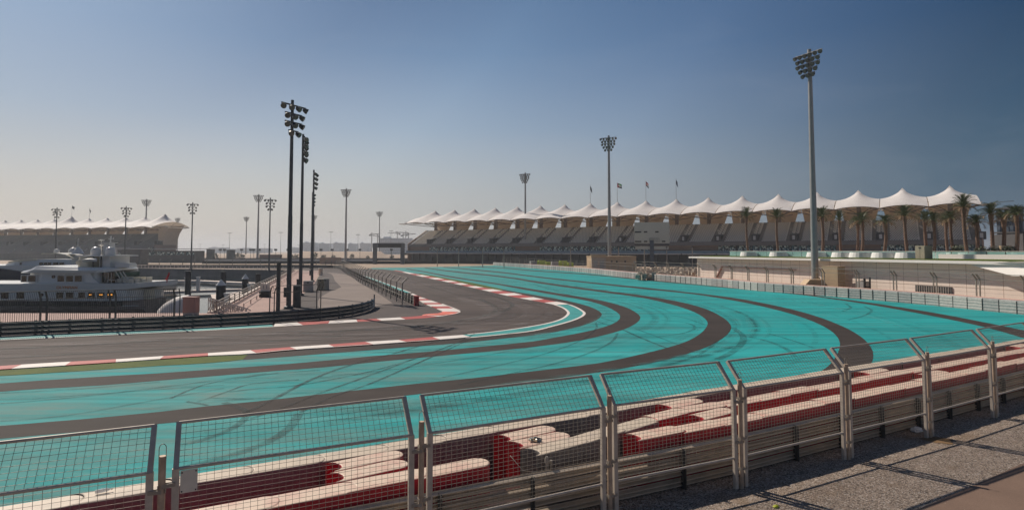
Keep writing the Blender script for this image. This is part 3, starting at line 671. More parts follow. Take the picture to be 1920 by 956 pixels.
# little things on the barrier
c = SPt(2.05, 2.55, 1.275); m = MB(); rg = random.Random(5); vs = []; fs = []
for i in range(7):
    for k in range(10): a = k * .628; r_ = .12 * math.sin(math.pi * (i + .3) / 6.6) * rg.uniform(.6, 1.3); vs.append((r_ * 1.4 * math.cos(a), r_ * math.sin(a), .11 * (i / 6) + rg.uniform(-.01, .012)))
for i in range(6):
    for k in range(10): fs.append((i * 10 + k, i * 10 + (k + 1) % 10, (i + 1) * 10 + (k + 1) % 10, (i + 1) * 10 + k))
m.add(vs, fs); tag(m.build('crumpled_foil', 'foil', loc=c), 'small crumpled foil wrapper lying on the dusty block top', 'litter')
c = SPt(-6.95, 4.0, 1.275); b_ = thing('plastic_bottle', 'clear plastic bottle lying on the back barrier row at the left', 'bottle', c + Vector((0, 0, .04)), FANG + .1)
m = MB(); m.tube([(-.13, 0, 0), (-.125, 0, 0), (.06, 0, 0), (.11, 0, 0), (.13, 0, 0)], [.02, .038, .038, .016, .014], 14); m.build('body', 'clear_plastic', b_)
m = MB(); m.tube([(.13, 0, 0), (.155, 0, 0)], .017, 12); m.build('cap', 'white_plate', b_)
c = SPt(1.75, p0(1.75) + .98); m = MB(); m.tube([c + Vector((0, 0, .8)), c + Vector((0, 0, 1.22)), c + Vector((0, 0, 1.27))], [.05, .05, .03], 12); m.tube([c + Vector((.1, .02, .95)), c + Vector((.1, .02, 1.18))], .035, 10)
tag(m.build('pipe_stub', 'galvanised'), 'capped silver pipe stub rising behind the guardrail beside red block ends', 'pipe')
m = MB(); a = SPt(1.2, p0(1.2) + 1.1, 1.0); m.tube([a + N_ * .6 + Vector((0, 0, .16)), a, SPt(2.1, p0(2) + .95, .82)], .008, 6); tag(m.build('tie_cable', 'galvanised'), 'thin slack tie cable across the red block ends', 'cable')
# litter on the gravel
def lump(name, c, r_, mat, seed, label, cat, flat=.6, sx=1.5):
    bm = bmesh.new(); bmesh.ops.create_icosphere(bm, subdivisions=3, radius=1)
    for v in bm.verts:
        n_ = noise.noise(v.co * 2.2 + Vector((seed, 0, 0))); v.co *= 1 + .35 * n_; v.co.x *= sx; v.co.z *= flat; v.co *= r_
    me = bpy.data.meshes.new(name); bm.to_mesh(me); bm.free(); me.materials.append(M[mat]); o = bpy.data.objects.new(name, me); COL.objects.link(o); o.location = Vector(c) + Vector((0, 0, r_ * flat * .75)); o.rotation_euler = (0, 0, .6)
    return tag(o, label, cat)
lump('plastic_bag', SPt(15.75, .72), .15, 'bag', 2, 'white plastic bag lying in the guardrail shade', 'bag')
lump('fruit_peel', G(1455, 951), .055, 'lime_rind', 4, 'small yellow-green fruit peel on the gravel at the bottom edge', 'litter')
# ================================================================== RIGHT WALL OF COVERED BLOCKS
wp = resample(cr(GP(WALL), 1), 1.62)
def cover_mesh():
    m = MB(); L, W, H = 1.56, .6, 1.24
    # front with four pillowy stitched rows
    prof = []
    for k in range(4):
        z0 = H * k / 4
        for f, d in ((0, .022), (.25, .03), (.5, .033), (.75, .03)): prof.append((-W / 2 - d, z0 + H / 4 * f))
    prof.append((-W / 2, H)); prof += [(-W / 2 + .05, H + .03), (W / 2, H + .03), (W / 2, 0)]
    n = len(prof); vs = []
    for x in (-L / 2, L / 2): vs += [(x, y, z) for y, z in prof]
    m.add(vs, [(i, (i + 1) % n, (i + 1) % n + n, i + n) for i in range(n)])
    for o_ in (0, n):
        tri = tessellate_polygon([[Vector((y, z, 0)) for y, z in prof]]); m.add(vs[o_:o_ + n], list(tri))
    return m
cm = cover_mesh().mesh('covered_block', 'cover_fabric'); sm_ = MB(); sm_.box((0, -.0, .6), (.09, .70, 1.2)); strap = sm_.mesh('strap', 'black')
CL = 'grey fabric-covered block in the long barrier wall along the far side of the run-off'
for i, (a, b) in enumerate(zip(wp, wp[1:])):
    d = b - a; c = (a + b) / 2; rz = math.atan2(d.y, d.x); n = Vector((d.y, -d.x, 0)).normalized()
    if n.dot(c) > 0: n = -n
    o = bpy.data.objects.new('covered_block', cm); COL.objects.link(o); o.location = c - n * .35; o.rotation_euler = (0, 0, rz + random.uniform(-.02, .02)); tag(o, CL, 'barrier block', 'grey covered blocks along the far wall')
    s_ = bpy.data.objects.new('strap', strap); COL.objects.link(s_); s_.parent = o; s_.location = (.80, -.0, 0)
wn = []
for i in range(len(wp)):
    d = wp[min(i + 1, len(wp) - 1)] - wp[max(i - 1, 0)]; n = Vector((d.y, -d.x, 0)).normalized(); n = n if n.dot(wp[i]) > 0 else -n; wn.append(n)   # away from the camera side
rb = block_mesh().mesh('red_block', 'block_red')
for i in range(20, len(wp) - 1):
    a, b = wp[i] + wn[i] * 1.15, wp[i + 1] + wn[i + 1] * 1.15; d = b - a
    o = bpy.data.objects.new('red_block', rb); COL.objects.link(o); o.location = (a + b) / 2; o.rotation_euler = (0, 0, math.atan2(d.y, d.x)); o.scale = (1.05, 1, 1.02)
    tag(o, 'dusty red block, only its top showing behind the grey covered far wall', 'barrier block', 'red blocks behind the far wall')
# double-post fence behind it
def bent_post(mb, p, n, h=2.6, w=.07, bend=.55, rise=.55, mi=0):
    p = Vector(p); mb.bar(p, p + Vector((0, 0, h)), w, w, mi, up=n); mb.bar(p + Vector((0, 0, h - .03)), p + Vector((0, 0, h + rise)) + n * bend, w, w, mi)
def rail_fence(name, label, path, mat, spacing=4.3, n_side=1, h=2.5, double=True, wires=(), pickets=0, z=0.0, w=.07, rails=(2.45, .8), top=True, group=None, lean=.55):
    t_ = thing(name, label, 'fence', (0, 0, 0), 0, group); P = resample(path, spacing); prev = None
    rl = MB(); pk = MB()
    for i, p in enumerate(P):
        d = (P[min(i + 1, len(P) - 1)] - P[max(i - 1, 0)]).normalized(); n = Vector((-d.y, d.x, 0)) * n_side; p = p + Vector((0, 0, z))
        m = MB()
        for off in ((-.19, .19) if double else (0,)): bent_post(m, p + d * off, n, h, w, bend=lean)
        m.build('post', mat, t_)
        if prev is not None:
            q, nq = prev; 
            if top: rl.bar(q + Vector((0, 0, h + .55)) + nq * lean, p + Vector((0, 0, h + .55)) + n * lean, .05)
            for z_ in rails: rl.bar(q + Vector((0, 0, z_)), p + Vector((0, 0, z_)), .05)
            for z_ in wires: rl.bar(q + Vector((0, 0, z_)), p + Vector((0, 0, z_)), .018)
            for k in range(1, pickets):
                c = q.lerp(p, k / pickets); cn = nq.lerp(n, k / pickets); pk.bar(c + Vector((0, 0, .45)), c + Vector((0, 0, h)), .022)
                pk.bar(c + Vector((0, 0, h)), c + Vector((0, 0, h + .55)) + cn * lean, .02)
        prev = (p, n)
    rl.build('rail', mat, t_)
    if pickets: pk.build('wire_bars', mat, t_)
    return t_
fpth = [wp[i] + wn[i] * 2.6 for i in range(70, len(wp))]
rail_fence('wall_fence', 'wire fence of double bent posts between grey covered wall and pale building', fpth, 'galvanised', 4.9, 1 if True else -1, 2.55, True, wires=(2.0, 1.5, 1.1), z=.5, rails=(2.5,), lean=-.5, w=.11)
for o in list(bpy.data.objects):
    pass
fpth2 = [wp[i] + wn[i] * 3.0 for i in range(2, 74)]
rail_fence('wall_fence', 'thin pale railing fence behind the far stretch of grey covered wall', fpth2, 'galvanised', 4.9, 1, 2.3, False, wires=(1.9, 1.5), z=.2, rails=(2.2, 1.2), w=.09, lean=.0)

# ================================================================== LEFT GUARDRAIL, FENCES
GRL = [(-420, 668), (-200, 645), (0, 630.5), (160, 623), (330, 616), (472, 608.5), (594, 599.5), (650, 593), (684, 585.5), (699, 579), (702, 574.5)]
gl = resample(cr(GP(GRL), 1), 2.0)
t_ = thing('guardrail', 'dark curved three-beam guardrail in front of the marina quay', 'guardrail')
for k in range(3):
    m = MB()
    for a, b in zip(gl, gl[1:]): wprofile(m, a, b, .05 + k * .315, .30, .08)
    m.build('rail_beam', 'rail_dark', t_)
for a, b in zip(gl, gl[1:]):
    n = Vector((-(b - a).y, (b - a).x, 0)).normalized(); m = MB(); m.bar(a + n * .12, a + n * .12 + Vector((0, 0, 1.02)), .1, .14); m.build('rail_post', 'post_dark', t_)
m = MB(); m.bar(gl[-1], gl[-1] + Vector((0, 0, 1.35)), .12); m.build('end_post', 'galvanised', t_)
# picket fence behind it
gp_ = []
for i, p in enumerate(gl):
    d = gl[min(i + 1, len(gl) - 1)] - gl[max(i - 1, 0)]; n = Vector((-d.y, d.x, 0)).normalized(); gp_.append(p + n * .9)
end_i = nearest_t(gl, G(672, 589))
cut_i = nearest_t(gl, G(482, 608))
rail_fence('quay_fence', 'dark fence of close vertical bars between guardrail and yacht quay', gp_[:cut_i], 'fence_dark', 4.3, -1, 2.5, True, pickets=34, rails=(2.45, .45))
rail_fence('quay_fence', 'wire fence with bent posts round the end of the curved guardrail', gp_[cut_i + 1:end_i + 1], 'fence_dark', 4.1, -1, 2.5, True, wires=(1.6, 1.0))
# fence beside the track, running away from the camera
SF = [(754, 571.2), (742.4, 564.8), (731.5, 559.7), (723, 555), (709, 547.2), (695.6, 540.4), (677, 531), (661, 521), (647, 512.2), (640, 507), (628, 503.6), (605, 502), (560, 501.5), (470, 501.5), (400, 501.2), (300, 500.4), (200, 499.5)]
sfp = cr(GP(SF), 2)
i0 = nearest_t(sfp, G(628, 503.6))
rail_fence('track_fence', 'long receding fence of bent grey posts beside the inner kerb', sfp[:i0 + 1], 'galvanised', 4.3, -1, 2.4, False, rails=(2.4, 1.0), wires=(1.9, 1.45), w=.13)
rail_fence('track_fence', 'distant low fence of dark bent posts in front of the pale sand', sfp[i0:], 'fence_dark', 5.2, -1, 2.4, False, rails=(2.4, .5), wires=(1.5,), w=.16)
t_ = thing('guardrail', 'guardrail behind the receding fence, ending in a red cap', 'guardrail')
sfo = []
for i, p in enumerate(sfp):
    d = sfp[min(i + 1, len(sfp) - 1)] - sfp[max(i - 1, 0)]; n = Vector((d.y, -d.x, 0)).normalized(); sfo.append(p + n * 1.3)
ext = [sfo[0] + (sfo[0] - sfo[2]).normalized() * 1.6] + sfo; rp = resample(ext, 2.0)
for k in range(3):
    m = MB()
    for a, b in zip(rp, rp[1:]): wprofile(m, a, b, .05 + k * .33, .25, .06)
    m.build('rail_beam', 'post_dark', t_)
for a, b in zip(rp[:60], rp[1:]):
    n = Vector(((b - a).y, -(b - a).x, 0)).normalized(); m = MB(); m.bar(a - n * .14, a - n * .14 + Vector((0, 0, 1.03)), .14, .12); m.build('rail_post', 'post_dark', t_)
simple('cap_red', lin(150, 40, 40), .6)
m = MB(); m.box(rp[0] + Vector((0, 0, .52)), (.5, .3, 1.04), .5); m.build('end_cap', 'cap_red', t_)

# ================================================================== FLOODLIGHT MASTS
def floodlight(mb, c, aim, r_=.33, glass=1):
    """hooded round lamp looking along aim (unit vector)"""
    aim = Vector(aim).normalized(); c = Vector(c)
    mb.tube([c - aim * .32, c - aim * .22, c + aim * .02, c + aim * .22], [.10, .2, r_ * .92, r_], 12, 0)
    mb.tube([c + aim * .225, c + aim * .228], [r_ * .93, r_ * .93], 12, glass)
def mast(label, base, h, rows, aim_deg, mats, r0=.30, r1=.16, pitch=.95, gap=.85, tilt=.0, group=None, lamp_r=.33, spread=0.0, bow=0.0):
    """rows: number of lamps per cross-arm, top first; aim_deg: heading the lamps face, 0 = +Y"""
    a = R(aim_deg); t_ = thing('floodlight_mast', label, 'floodlight mast', base, -a, group)
    m = MB(); m.tube([(0, 0, -.3), (0, 0, h * .45), (0, 0, h * .46), (0, 0, h + .6)], [r0, (r0 + r1) / 2 + .02, (r0 + r1) / 2, r1], 12); m.lathe((0, 0, 0), [(r0 * 1.9, 0), (r0 * 1.9, .25), (r0 * 1.1, .3)], 12)
    m.box((0, -r0 - .12, 1.7), (.5, .25, 1.0)); m.build('pole', mats[0], t_)
    for k, n in enumerate(rows):
        z = h - k * gap; w = (n - 1) * pitch
        arm = MB(); arm.bar((-w / 2 - .15, .22 - 0, z), (w / 2 + .15, .22, z), .14); arm.bar((0, 0, z), (0, .24, z), .14); ar = arm.build('crossarm', mats[0], t_)
        for j in range(n):
            x = (-w / 2 + j * pitch); sp = spread * (x / 2.5)
            l = MB(); floodlight(l, (0, 0, 0), (math.sin(sp), math.cos(sp) * .86, -.5), lamp_r); l.bar((0, -.18, .3), (0, -.1, -.02), .07)
            lo = l.build('floodlight', [mats[1], 'lamp_glass'], ar); lo.location = (x, .40, z - .30)
    return t_
GA = 'dark floodlight masts beside the marina'; GB = 'tall grey floodlight masts'
baseA = G(541, 579); 
mA = mast('nearest dark floodlight mast on the left, tallest in the photo there', baseA, 21.2, (4, 3, 3, 2), 118, ('pole_dark', 'lamp_dark'), .25, .15, .95, .9, group=GA, spread=1.5, lamp_r=.30)
dup(mA, G(563, 554), R(-72), 'dark floodlight mast just right of and behind the nearest dark one')
dup(mA, G(585, 528), R(-80), 'dark floodlight mast with one-sided lamps, rightmost of the dark group')
dup(mA, PX(583.5, 512, 158) * 1, R(-65), 'shorter-looking dark mast hidden close behind the rightmost dark one')
for x, y, rz, l in ((505, 373, 3.5, 'dark mast standing between the nearest dark pole and a tall pale pole'), (234, 388.5, 3.9, 'dark floodlight mast above the yacht radar mast'), (359, 381.5, 3.6, 'dark floodlight mast right of the left grandstand end'), (104, 391, 3.8, 'dark floodlight mast rising before the left grandstand roof flags')):
    Y = 15.4 * 1100 / (470 - y); p = PX(x, 470, Y); p.z = 0; dup(mA, p, rz, l)
base = PX(1528.5, 520, 84); base.z = 0
mB = mast('large pale floodlight mast at the right, in front of the low building', base, 34.6, (6, 5, 5, 4, 3), 243, ('pole_grey', 'lamp_grey'), .50, .27, .80, .74, group=GB, spread=.4, lamp_r=.31)
for x, y, rz, l in ((1143, 253, R(-206), 'pale floodlight mast left of the scoreboard back'), (985, 323, R(-206), 'pale floodlight mast before the left half of the right grandstand'), (648, 353, R(-185), 'pale floodlight mast left of the gantry, standing alone'), (711, 396, R(-180), 'pale floodlight mast seen just through the gantry'), (483, 364, R(-170), 'tall pale mast left of the group of dark poles'), (461, 406, R(-180), 'shorter pale mast left of the tall pale one'), (588.5, 403, R(-180), 'pale mast peeping out behind the dark poles'), (272, 373, R(-160), 'tall pale mast in front of the left grandstand roof'), (332, 408, R(-180), 'pale mast behind the right end of the left grandstand')):
    Hh = 41.0 if x != 461 else 36; k = Hh / 35.2; Y = (Hh - 6) * 1100 / (470 - y); p = PX(x, 470, Y); p.z = 0
    dup(mB, p, rz, l, scale=(k * (1.15 if Y > 300 else 1),) * 2 + (k,))
# slim far lighting columns
def slim(label, x, y, Y, src=None):
    p = PX(x, 470, Y); p.z = 0; h = 6 + (470 - y) * Y / 1100
    t_ = thing('lamp_column', label, 'lamp column', p, 0, 'slim far lamp columns'); m = MB(); m.tube([(0, 0, 0), (0, 0, h)], [.35, .2], 6); m.build('pole', 'pole_grey', t_)
    m = MB(); m.box((0, 0, h), (5, .8, .5)); m.build('lamp_head', 'lamp_grey', t_)
for x, y, l in ((430, 437, 'left of the shorter pale mast'), (526, 436, 'left of the nearest dark pole'), (620, 435, 'left of the lone pale mast'), (733, 433, 'above the gantry, slimmest'), (671, 440, 'between the lone mast and the gantry')):
    slim('slim far lamp column with a flat head, ' + l, x, y, 720)
for x, y in ((418, 459), (541, 455), (560, 459), (496, 458), (375, 458)): slim('tiny hazy lamp column on the far horizon at the left', x, y, 1100)

# ================================================================== GRANDSTANDS
def grandstand(label, origin, ang, bays, w, first=0, lower_tier=False, solid=(), end_drape=False, big=(), seat='seat_shell'):
    g = thing('grandstand', label, 'grandstand', origin, ang); hw = w / 2
    # --- shared meshes
    def roof(boost=0):
        nu, nv = 20, 18; vs = []
        for j in range(nv + 1):
            q = -16 + 27 * j / nv; b = q / 16 if q < 0 else q / 11
            for i in range(nu + 1):
                a = -1 + 2 * i / nu
                base = (19.3 + 4.0 * (1 - b * b) if q < 0 else 20.1 + 3.2 * (1 - b * b)) + .75 * (1 - a * a) * b * b
                r_ = min(1, math.sqrt(a * a * .95 + b * b * .95)); z = base + (3.1 + boost) * (.22 * (1 - r_) ** 1.05 + .78 * (1 - r_) ** 2.5)
                vs.append((a * hw * (1 - .02), q + (0 if abs(b) < .99 else .6 * (1 - a * a) * (1 if b < 0 else -1)), z))
        m = MB(); m.add(vs, [(j * (nu + 1) + i, j * (nu + 1) + i + 1, (j + 1) * (nu + 1) + i + 1, (j + 1) * (nu + 1) + i) for j in range(nv) for i in range(nu)], 0, True)
        return m, 26.0 + boost
    m_roof, zt = roof(); me_roof = m_roof.mesh('roof_membrane', 'membrane')
    mc = MB(); mc.add([(-1.0, -1.0, zt - .55), (1, -1, zt - .55), (1, 1, zt - .55), (-1, 1, zt - .55), (0, 0, zt + .75)], [(0, 1, 4), (1, 2, 4), (2, 3, 4), (3, 0, 4)]); mc.box((0, 0, zt - .62), (2.1, 2.1, .12), 0, 1)
    me_cap = mc.mesh('cap', ['membrane', 'steel_brown'])
    # steel under the roof
    ms = MB()
    for sx in (-1, 1):
        ms.tube([(0, .2, 18.2), (sx * (hw - .3), -15.6, 19.2)], .16, 6); ms.tube([(0, .2, 18.2), (sx * (hw - .3), 10.6, 20.0)], .16, 6); ms.tube([(0, .2, 18.2), (sx * (hw - .3), 0, 21.9)], .14, 6)
    arch = [(-hw + .1 + (w - .2) * k / 10, -15.9 + .6 * (1 - (-1 + k / 5) ** 2), 19.22 + .75 * (1 - (-1 + k / 5) ** 2)) for k in range(11)]
    ms.tube(arch, .14, 6); ms.tube([(-hw, -15.8, 19.1), (hw, -15.8, 19.1)], .12, 6)
    for k in (2, 5, 8): ms.tube([arch[k], (arch[k][0], 0, 20.8)], .1, 6)
    me_steel = ms.mesh('roof_frame', 'steel_brown')
    mcol = MB(); mcol.box((0, .6, 18.2), (1.3, 1.0, 5.6)); me_col = mcol.mesh('column', 'steel_brown')
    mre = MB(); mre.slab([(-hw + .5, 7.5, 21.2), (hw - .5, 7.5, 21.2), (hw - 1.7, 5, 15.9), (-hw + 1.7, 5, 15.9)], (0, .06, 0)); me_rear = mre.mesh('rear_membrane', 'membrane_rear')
    NR = 18
    mt = MB()
    for k in range(NR):
        q0 = -13 + .72 * k; z0 = 9.2 + .39 * k
        for a, b in ((-hw + 2.3, hw - 2.3), (hw - 1.25, hw), (-hw, -hw + 1.25)):
            if abs(b - a) < 2 and k < 7: continue
            mt.add([(a, q0, z0 - .5), (b, q0, z0 - .5), (b, q0, z0), (a, q0, z0), (b, q0 + .74, z0), (a, q0 + .74, z0)], [(0, 1, 2, 3), (3, 2, 4, 5)], 0)
            n = max(2, int((b - a) / .62))
            for i in range(n):
                x = a + (b - a) * (i + .5) / n; x += (.5 if k % 2 else 0) * (b - a) / n * (1 if i < n - 1 else 0); mt.box((x, q0 + .40, z0 + .20), (.46, .36, .07), 0, 1); mt.box((x, q0 + .60, z0 + .33), (.46, .08, .26), 0, 1)
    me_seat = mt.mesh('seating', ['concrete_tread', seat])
    ma = MB()
    for sx in (-1, 1): ma.slab([(sx * (hw - 2.3), -13.05, 9.15), (sx * (hw - 1.25), -13.05, 9.15), (sx * (hw - 1.25), .1, 16.1), (sx * (hw - 2.3), .1, 16.1)], (0, 0, -.4))
    ma.box((0, -12.9, 8.6), (w, .5, 1.5)); ma.box((0, .5, 16.0), (w, .5, .7))
    me_aisle = ma.mesh('aisle', 'aisle_dark')
    mp_ = MB(); mp_.box((hw, -10.6, 10.5), (2.2, 3.6, 2.3)); me_port = mp_.mesh('portal', 'portal_dark')
    mq = MB(); mq.box((hw, -12.43, 10.5), (.8, .06, 1.4)); me_port2 = mq.mesh('doorway', 'slab_pale'); me_port3 = mq.mesh('doorway', 'black')  # pale panel stands in for bright sky seen through the opening
    mg = MB(); mg.box((0, -11.4, 6.5), (w, .2, 3.1)); me_glass = mg.mesh('glazing', 'stand_glass')
    mw = MB(); mw.box((0, -11.6, 6.5), (w, .3, 3.1)); me_solid = mw.mesh('wall_panel', 'stone_brown')
    mm_ = MB()
    for k in range(5): mm_.box((-hw + w * (k + .5) / 5, -11.6, 6.5), (.18 if k != 2 else .7, .25, 3.1))
    mm_.box((0, -11.58, 7.95), (w, .3, .3)); me_mull = mm_.mesh('mullions', 'fascia_dark')
    msl = MB(); msl.box((0, -13, 4.75), (w - .5, 3.4, .4)); me_slab = msl.mesh('terrace_slab', 'slab_pale')
    mrl = MB(); mrl.box((0, -14.6, 5.45), (w, .08, 1.0)); me_rl = mrl.mesh('balustrade', 'blue_glass')
    mba = MB(); mba.box((0, -10.5, 2.25), (w, .5, 4.6))
    for k in range(3): mba.box((-hw + w * (k + .5) / 3, -12.2, 2.25), (.8, .8, 4.6))
    mba.box((0, -15.5, .5), (w, .3, 1.0)); me_base = mba.mesh('base_wall', 'base_dark')
    def put(name, me, u, par=g):
        o = bpy.data.objects.new(name, me); COL.objects.link(o); o.parent = par; o.location = (u, 0, 0); return o
    for i in range(first, first + bays):
        u = i * w
        if i in big:
            mr, z2 = roof(1.6); rr = put('roof_membrane', mr.mesh('roof_membrane', 'membrane'), u); cc = put('cap', me_cap, 0, rr); cc.location = (0, 0, 1.6)
        else:
            rr = put('roof_membrane', me_roof, u); put('cap', me_cap, 0, rr)
        put('roof_frame', me_steel, u); put('column', me_col, u); put('rear_membrane', me_rear, u)
        se = put('seating', me_seat, u); put('aisle', me_aisle, u); pp = put('portal', me_port, u); put('doorway', me_port2 if i > 7 and not lower_tier else me_port3, 0, pp)
        if i in solid: put('wall_panel', me_solid, u)
        else: put('glazing', me_glass, u); put('mullions', me_mull, u)
        put('terrace_slab', me_slab, u); put('balustrade', me_rl, u); put('base_wall', me_base, u)
        if lower_tier:
            l = MB()
            for k in range(9): l.add([(-hw + .3, -22 + .8 * k, 4.6 + .5 * k - .5), (hw - .3, -22 + .8 * k, 4.6 + .5 * k - .5), (hw - .3, -22 + .8 * k, 4.6 + .5 * k), (-hw + .3, -22 + .8 * k, 4.6 + .5 * k), (hw - .3, -21.2 + .8 * k, 4.6 + .5 * k), (-hw + .3, -21.2 + .8 * k, 4.6 + .5 * k)], [(0, 1, 2, 3), (3, 2, 4, 5)])
            l.build('lower_tier', 'aisle_dark', g, (u, 0, 0)); l = MB(); l.box((0, -21.8, 2), (w, .4, 4.6)); l.build('lower_wall', 'base_dark', g, (u, 0, 0))
    for e, sg in ((first * w - hw, -1), ((first + bays - 1) * w + hw, 1)):
        m = MB(); m.slab([(e, -13.2, 0), (e, -13.2, 9.4), (e, .6, 16.6), (e, 1.2, 16.6), (e, 1.2, 0)], (sg * .4, 0, 0)); m.build('side_wall', 'stone_brown', g)
        m = MB(); m.tube([(e, -15.6, 19.25), (e + sg * 3.2, -16.6, 19.35)], [.35, .18], 8); m.tube([(e, -15.6, 20.05), (e, 10.6, 20.05)], .2, 6); m.build('roof_boom', 'steel_pale', g)
    m = MB(); m.box(((first + (bays - 1) / 2) * w, 1.0, 8), (bays * w, .4, 16)); m.build('rear_wall', 'base_dark', g)
    return g
o0 = Vector((-39.7, 302.6, 0)); o1 = Vector((139.6, 186.4, 0)); angR = math.atan2((o1 - o0).y, (o1 - o0).x); bay = (o1 - o0).length / 17
gR = grandstand('long grandstand under eighteen white tent roofs on the right, empty seats', o0, angR, 18, bay, solid=(0, 5, 10, 11, 15))
def peakR(i, z=26.4): p = o0 + (o1 - o0) * (i / 17); return Vector((p.x, p.y, z))
lo0 = Vector((-346, 400, 0)); lo1 = Vector((-211, 356, 0)); angL = math.atan2((lo1 - lo0).y, (lo1 - lo0).x); bayL = (lo1 - lo0).length / 9
gL = grandstand('distant backlit grandstand with white tent roofs behind the yachts on the left', lo0, angL, 12, bayL, first=-2, lower_tier=True, big=(4, 9), seat='seat_shaded')
e = 9 * bayL + bayL / 2
m = MB(); m.slab([(e, -8, 20.3), (e + 4.5, -8, 19.6), (e + 2.2, -8, 17), (e + .7, -8, 13), (e + .2, -8, 7), (e - 3.5, -8, 7), (e - 3.5, -8, 18)], (0, 10, 0)); m.build('end_drape', 'membrane_rear', gL)
def peakL(i, z=26.4): p = lo0 + (lo1 - lo0) * (i / 9); return Vector((p.x, p.y, z))
# flags on the roofs
def flag(label, p, h, parts, droop=.7):
    t_ = thing('flagpole', label, 'flag', p, 0, 'flags on the grandstand roofs'); m = MB(); m.tube([(0, 0, -.5), (0, 0, h)], [.09, .05], 6); m.build('pole', 'pole_grey', t_)
    nx, nz = 8, 6; Wd, Hd = 2.6, 3.0; m = MB(); vs = []
    for j in range(nz + 1):
        for i in range(nx + 1):
            a = i / nx; vs.append((a * Wd * (1 - droop * .75) , .25 * math.sin(a * 7 + j), h - .2 - j / nz * Hd * .62 - a * droop * 2.0))
    for j in range(nz):
        for i in range(nx): m.add([vs[j * 9 + i], vs[j * 9 + i + 1], vs[(j + 1) * 9 + i + 1], vs[(j + 1) * 9 + i]], [(0, 1, 2, 3)], (0 if i < 2 else 1 + j // 2) if len(parts) == 4 else 0)
    m.build('flag', parts, t_)
flag('furled dark flag on the right grandstand roof, left of the tall pale mast', peakR(7), 8.3, ['flag_black'], .95)
flag('green, white and black flag with red edge, just right of the pale mast', peakR(8), 8.5, ['flag_red', 'flag_green', 'flag_white', 'flag_black'], .35)
flag('red, white and black drooping flag on the right grandstand roof', peakR(9), 8.6, ['flag_red', 'flag_red', 'flag_white', 'flag_black'], .75)
flag('limp blue-grey flag, rightmost on the right grandstand roof', peakR(10), 8.6, ['flag_blue'], .95)
flag('dark flag on the left grandstand roof beside the dark mast', peakL(3), 6.5, ['flag_black'], .6)
flag('dark flag on the tallest peak of the left grandstand roof', peakL(4, 28), 7.5, ['flag_black'], .5)
flag('dark furled flag right of the tallest left grandstand peak', peakL(5), 7.0, ['flag_black'], .9)

# ================================================================== LOW PALE BUILDING WITH PALM TERRACE
B0 = Vector((36.2, 115, 0)); B1 = Vector((60.5, 33, 0)); bd = (B1 - B0).normalized(); bn = Vector((bd.y, -bd.x, 0)); bn = bn if bn.x < 0 else -bn    # bn faces the run-off
BL = (B1 - B0).length; bang = math.atan2(bd.y, bd.x)
bl = thing('low_building', 'low pale stone building with overhanging white roof and terrace at the right', 'building', B0, bang)
# local: x along, y = left of bd; run-off side sign
sy = 1 if (Matrix.Rotation(-bang, 3, 'Z') @ bn).y > 0 else -1
def L_(x, y, z): return (x, sy * y, z)
m = MB(); m.box((BL / 2, -sy * 10, 2.25), (BL, 20, 4.5)); m.build('wall', 'stone_cladding', bl)
m = MB(); m.prism([L_(-.8, 1.35, 0)[:2], L_(53, 1.35, 0)[:2], L_(56, 1.35, 0)[:2], L_(BL + 1, 1.35, 0)[:2], L_(BL + 1, -20, 0)[:2], L_(-.8, -20, 0)[:2]], 4.56, 4.86); m.build('roof_slab', 'white_render', bl)
m = MB(); m.slab([L_(46, 1.0, 4.5), L_(52.5, 1.0, 4.45), L_(57, 1.6, 3.45), L_(BL, 1.6, 3.25), L_(BL, 1.6, 4.9), L_(57, 1.6, 4.9)][1:], L_(0, -1.5, 0)); m.build('fascia', 'white_render', bl)
m = MB(); 
for x in (8, 8.25): pass
m.bar(L_(5.5, .12, 0), L_(8.0, .12, 3.1), .5, .1); m.bar(L_(8.0, .12, 3.1), L_(26, .12, 3.1), .14, .1); m.build('frame_trim', 'pink_stone', bl)
m = MB(); m.box(L_(47.5, .06, 1.1), (4.4, .14, 1.5)); lv = m.build('vent', 'fascia_dark', bl); m = MB()
for k in range(14): m.bar(L_(45.6 + k * .29, .16, .4), L_(45.6 + k * .29, .16, 1.8), .05)
m.build('louvre', 'steel_pale', lv)
m = MB(); m.box(L_(60, -7.0, 5.2), (34, .4, .7)); m.build('parapet', 'white_render', bl)
m = MB(); m.box(L_(BL / 2, -3.4, 4.94), (BL - 1, 6.4, .12)); o = m.build('roof_lawn', 'grass', bl)
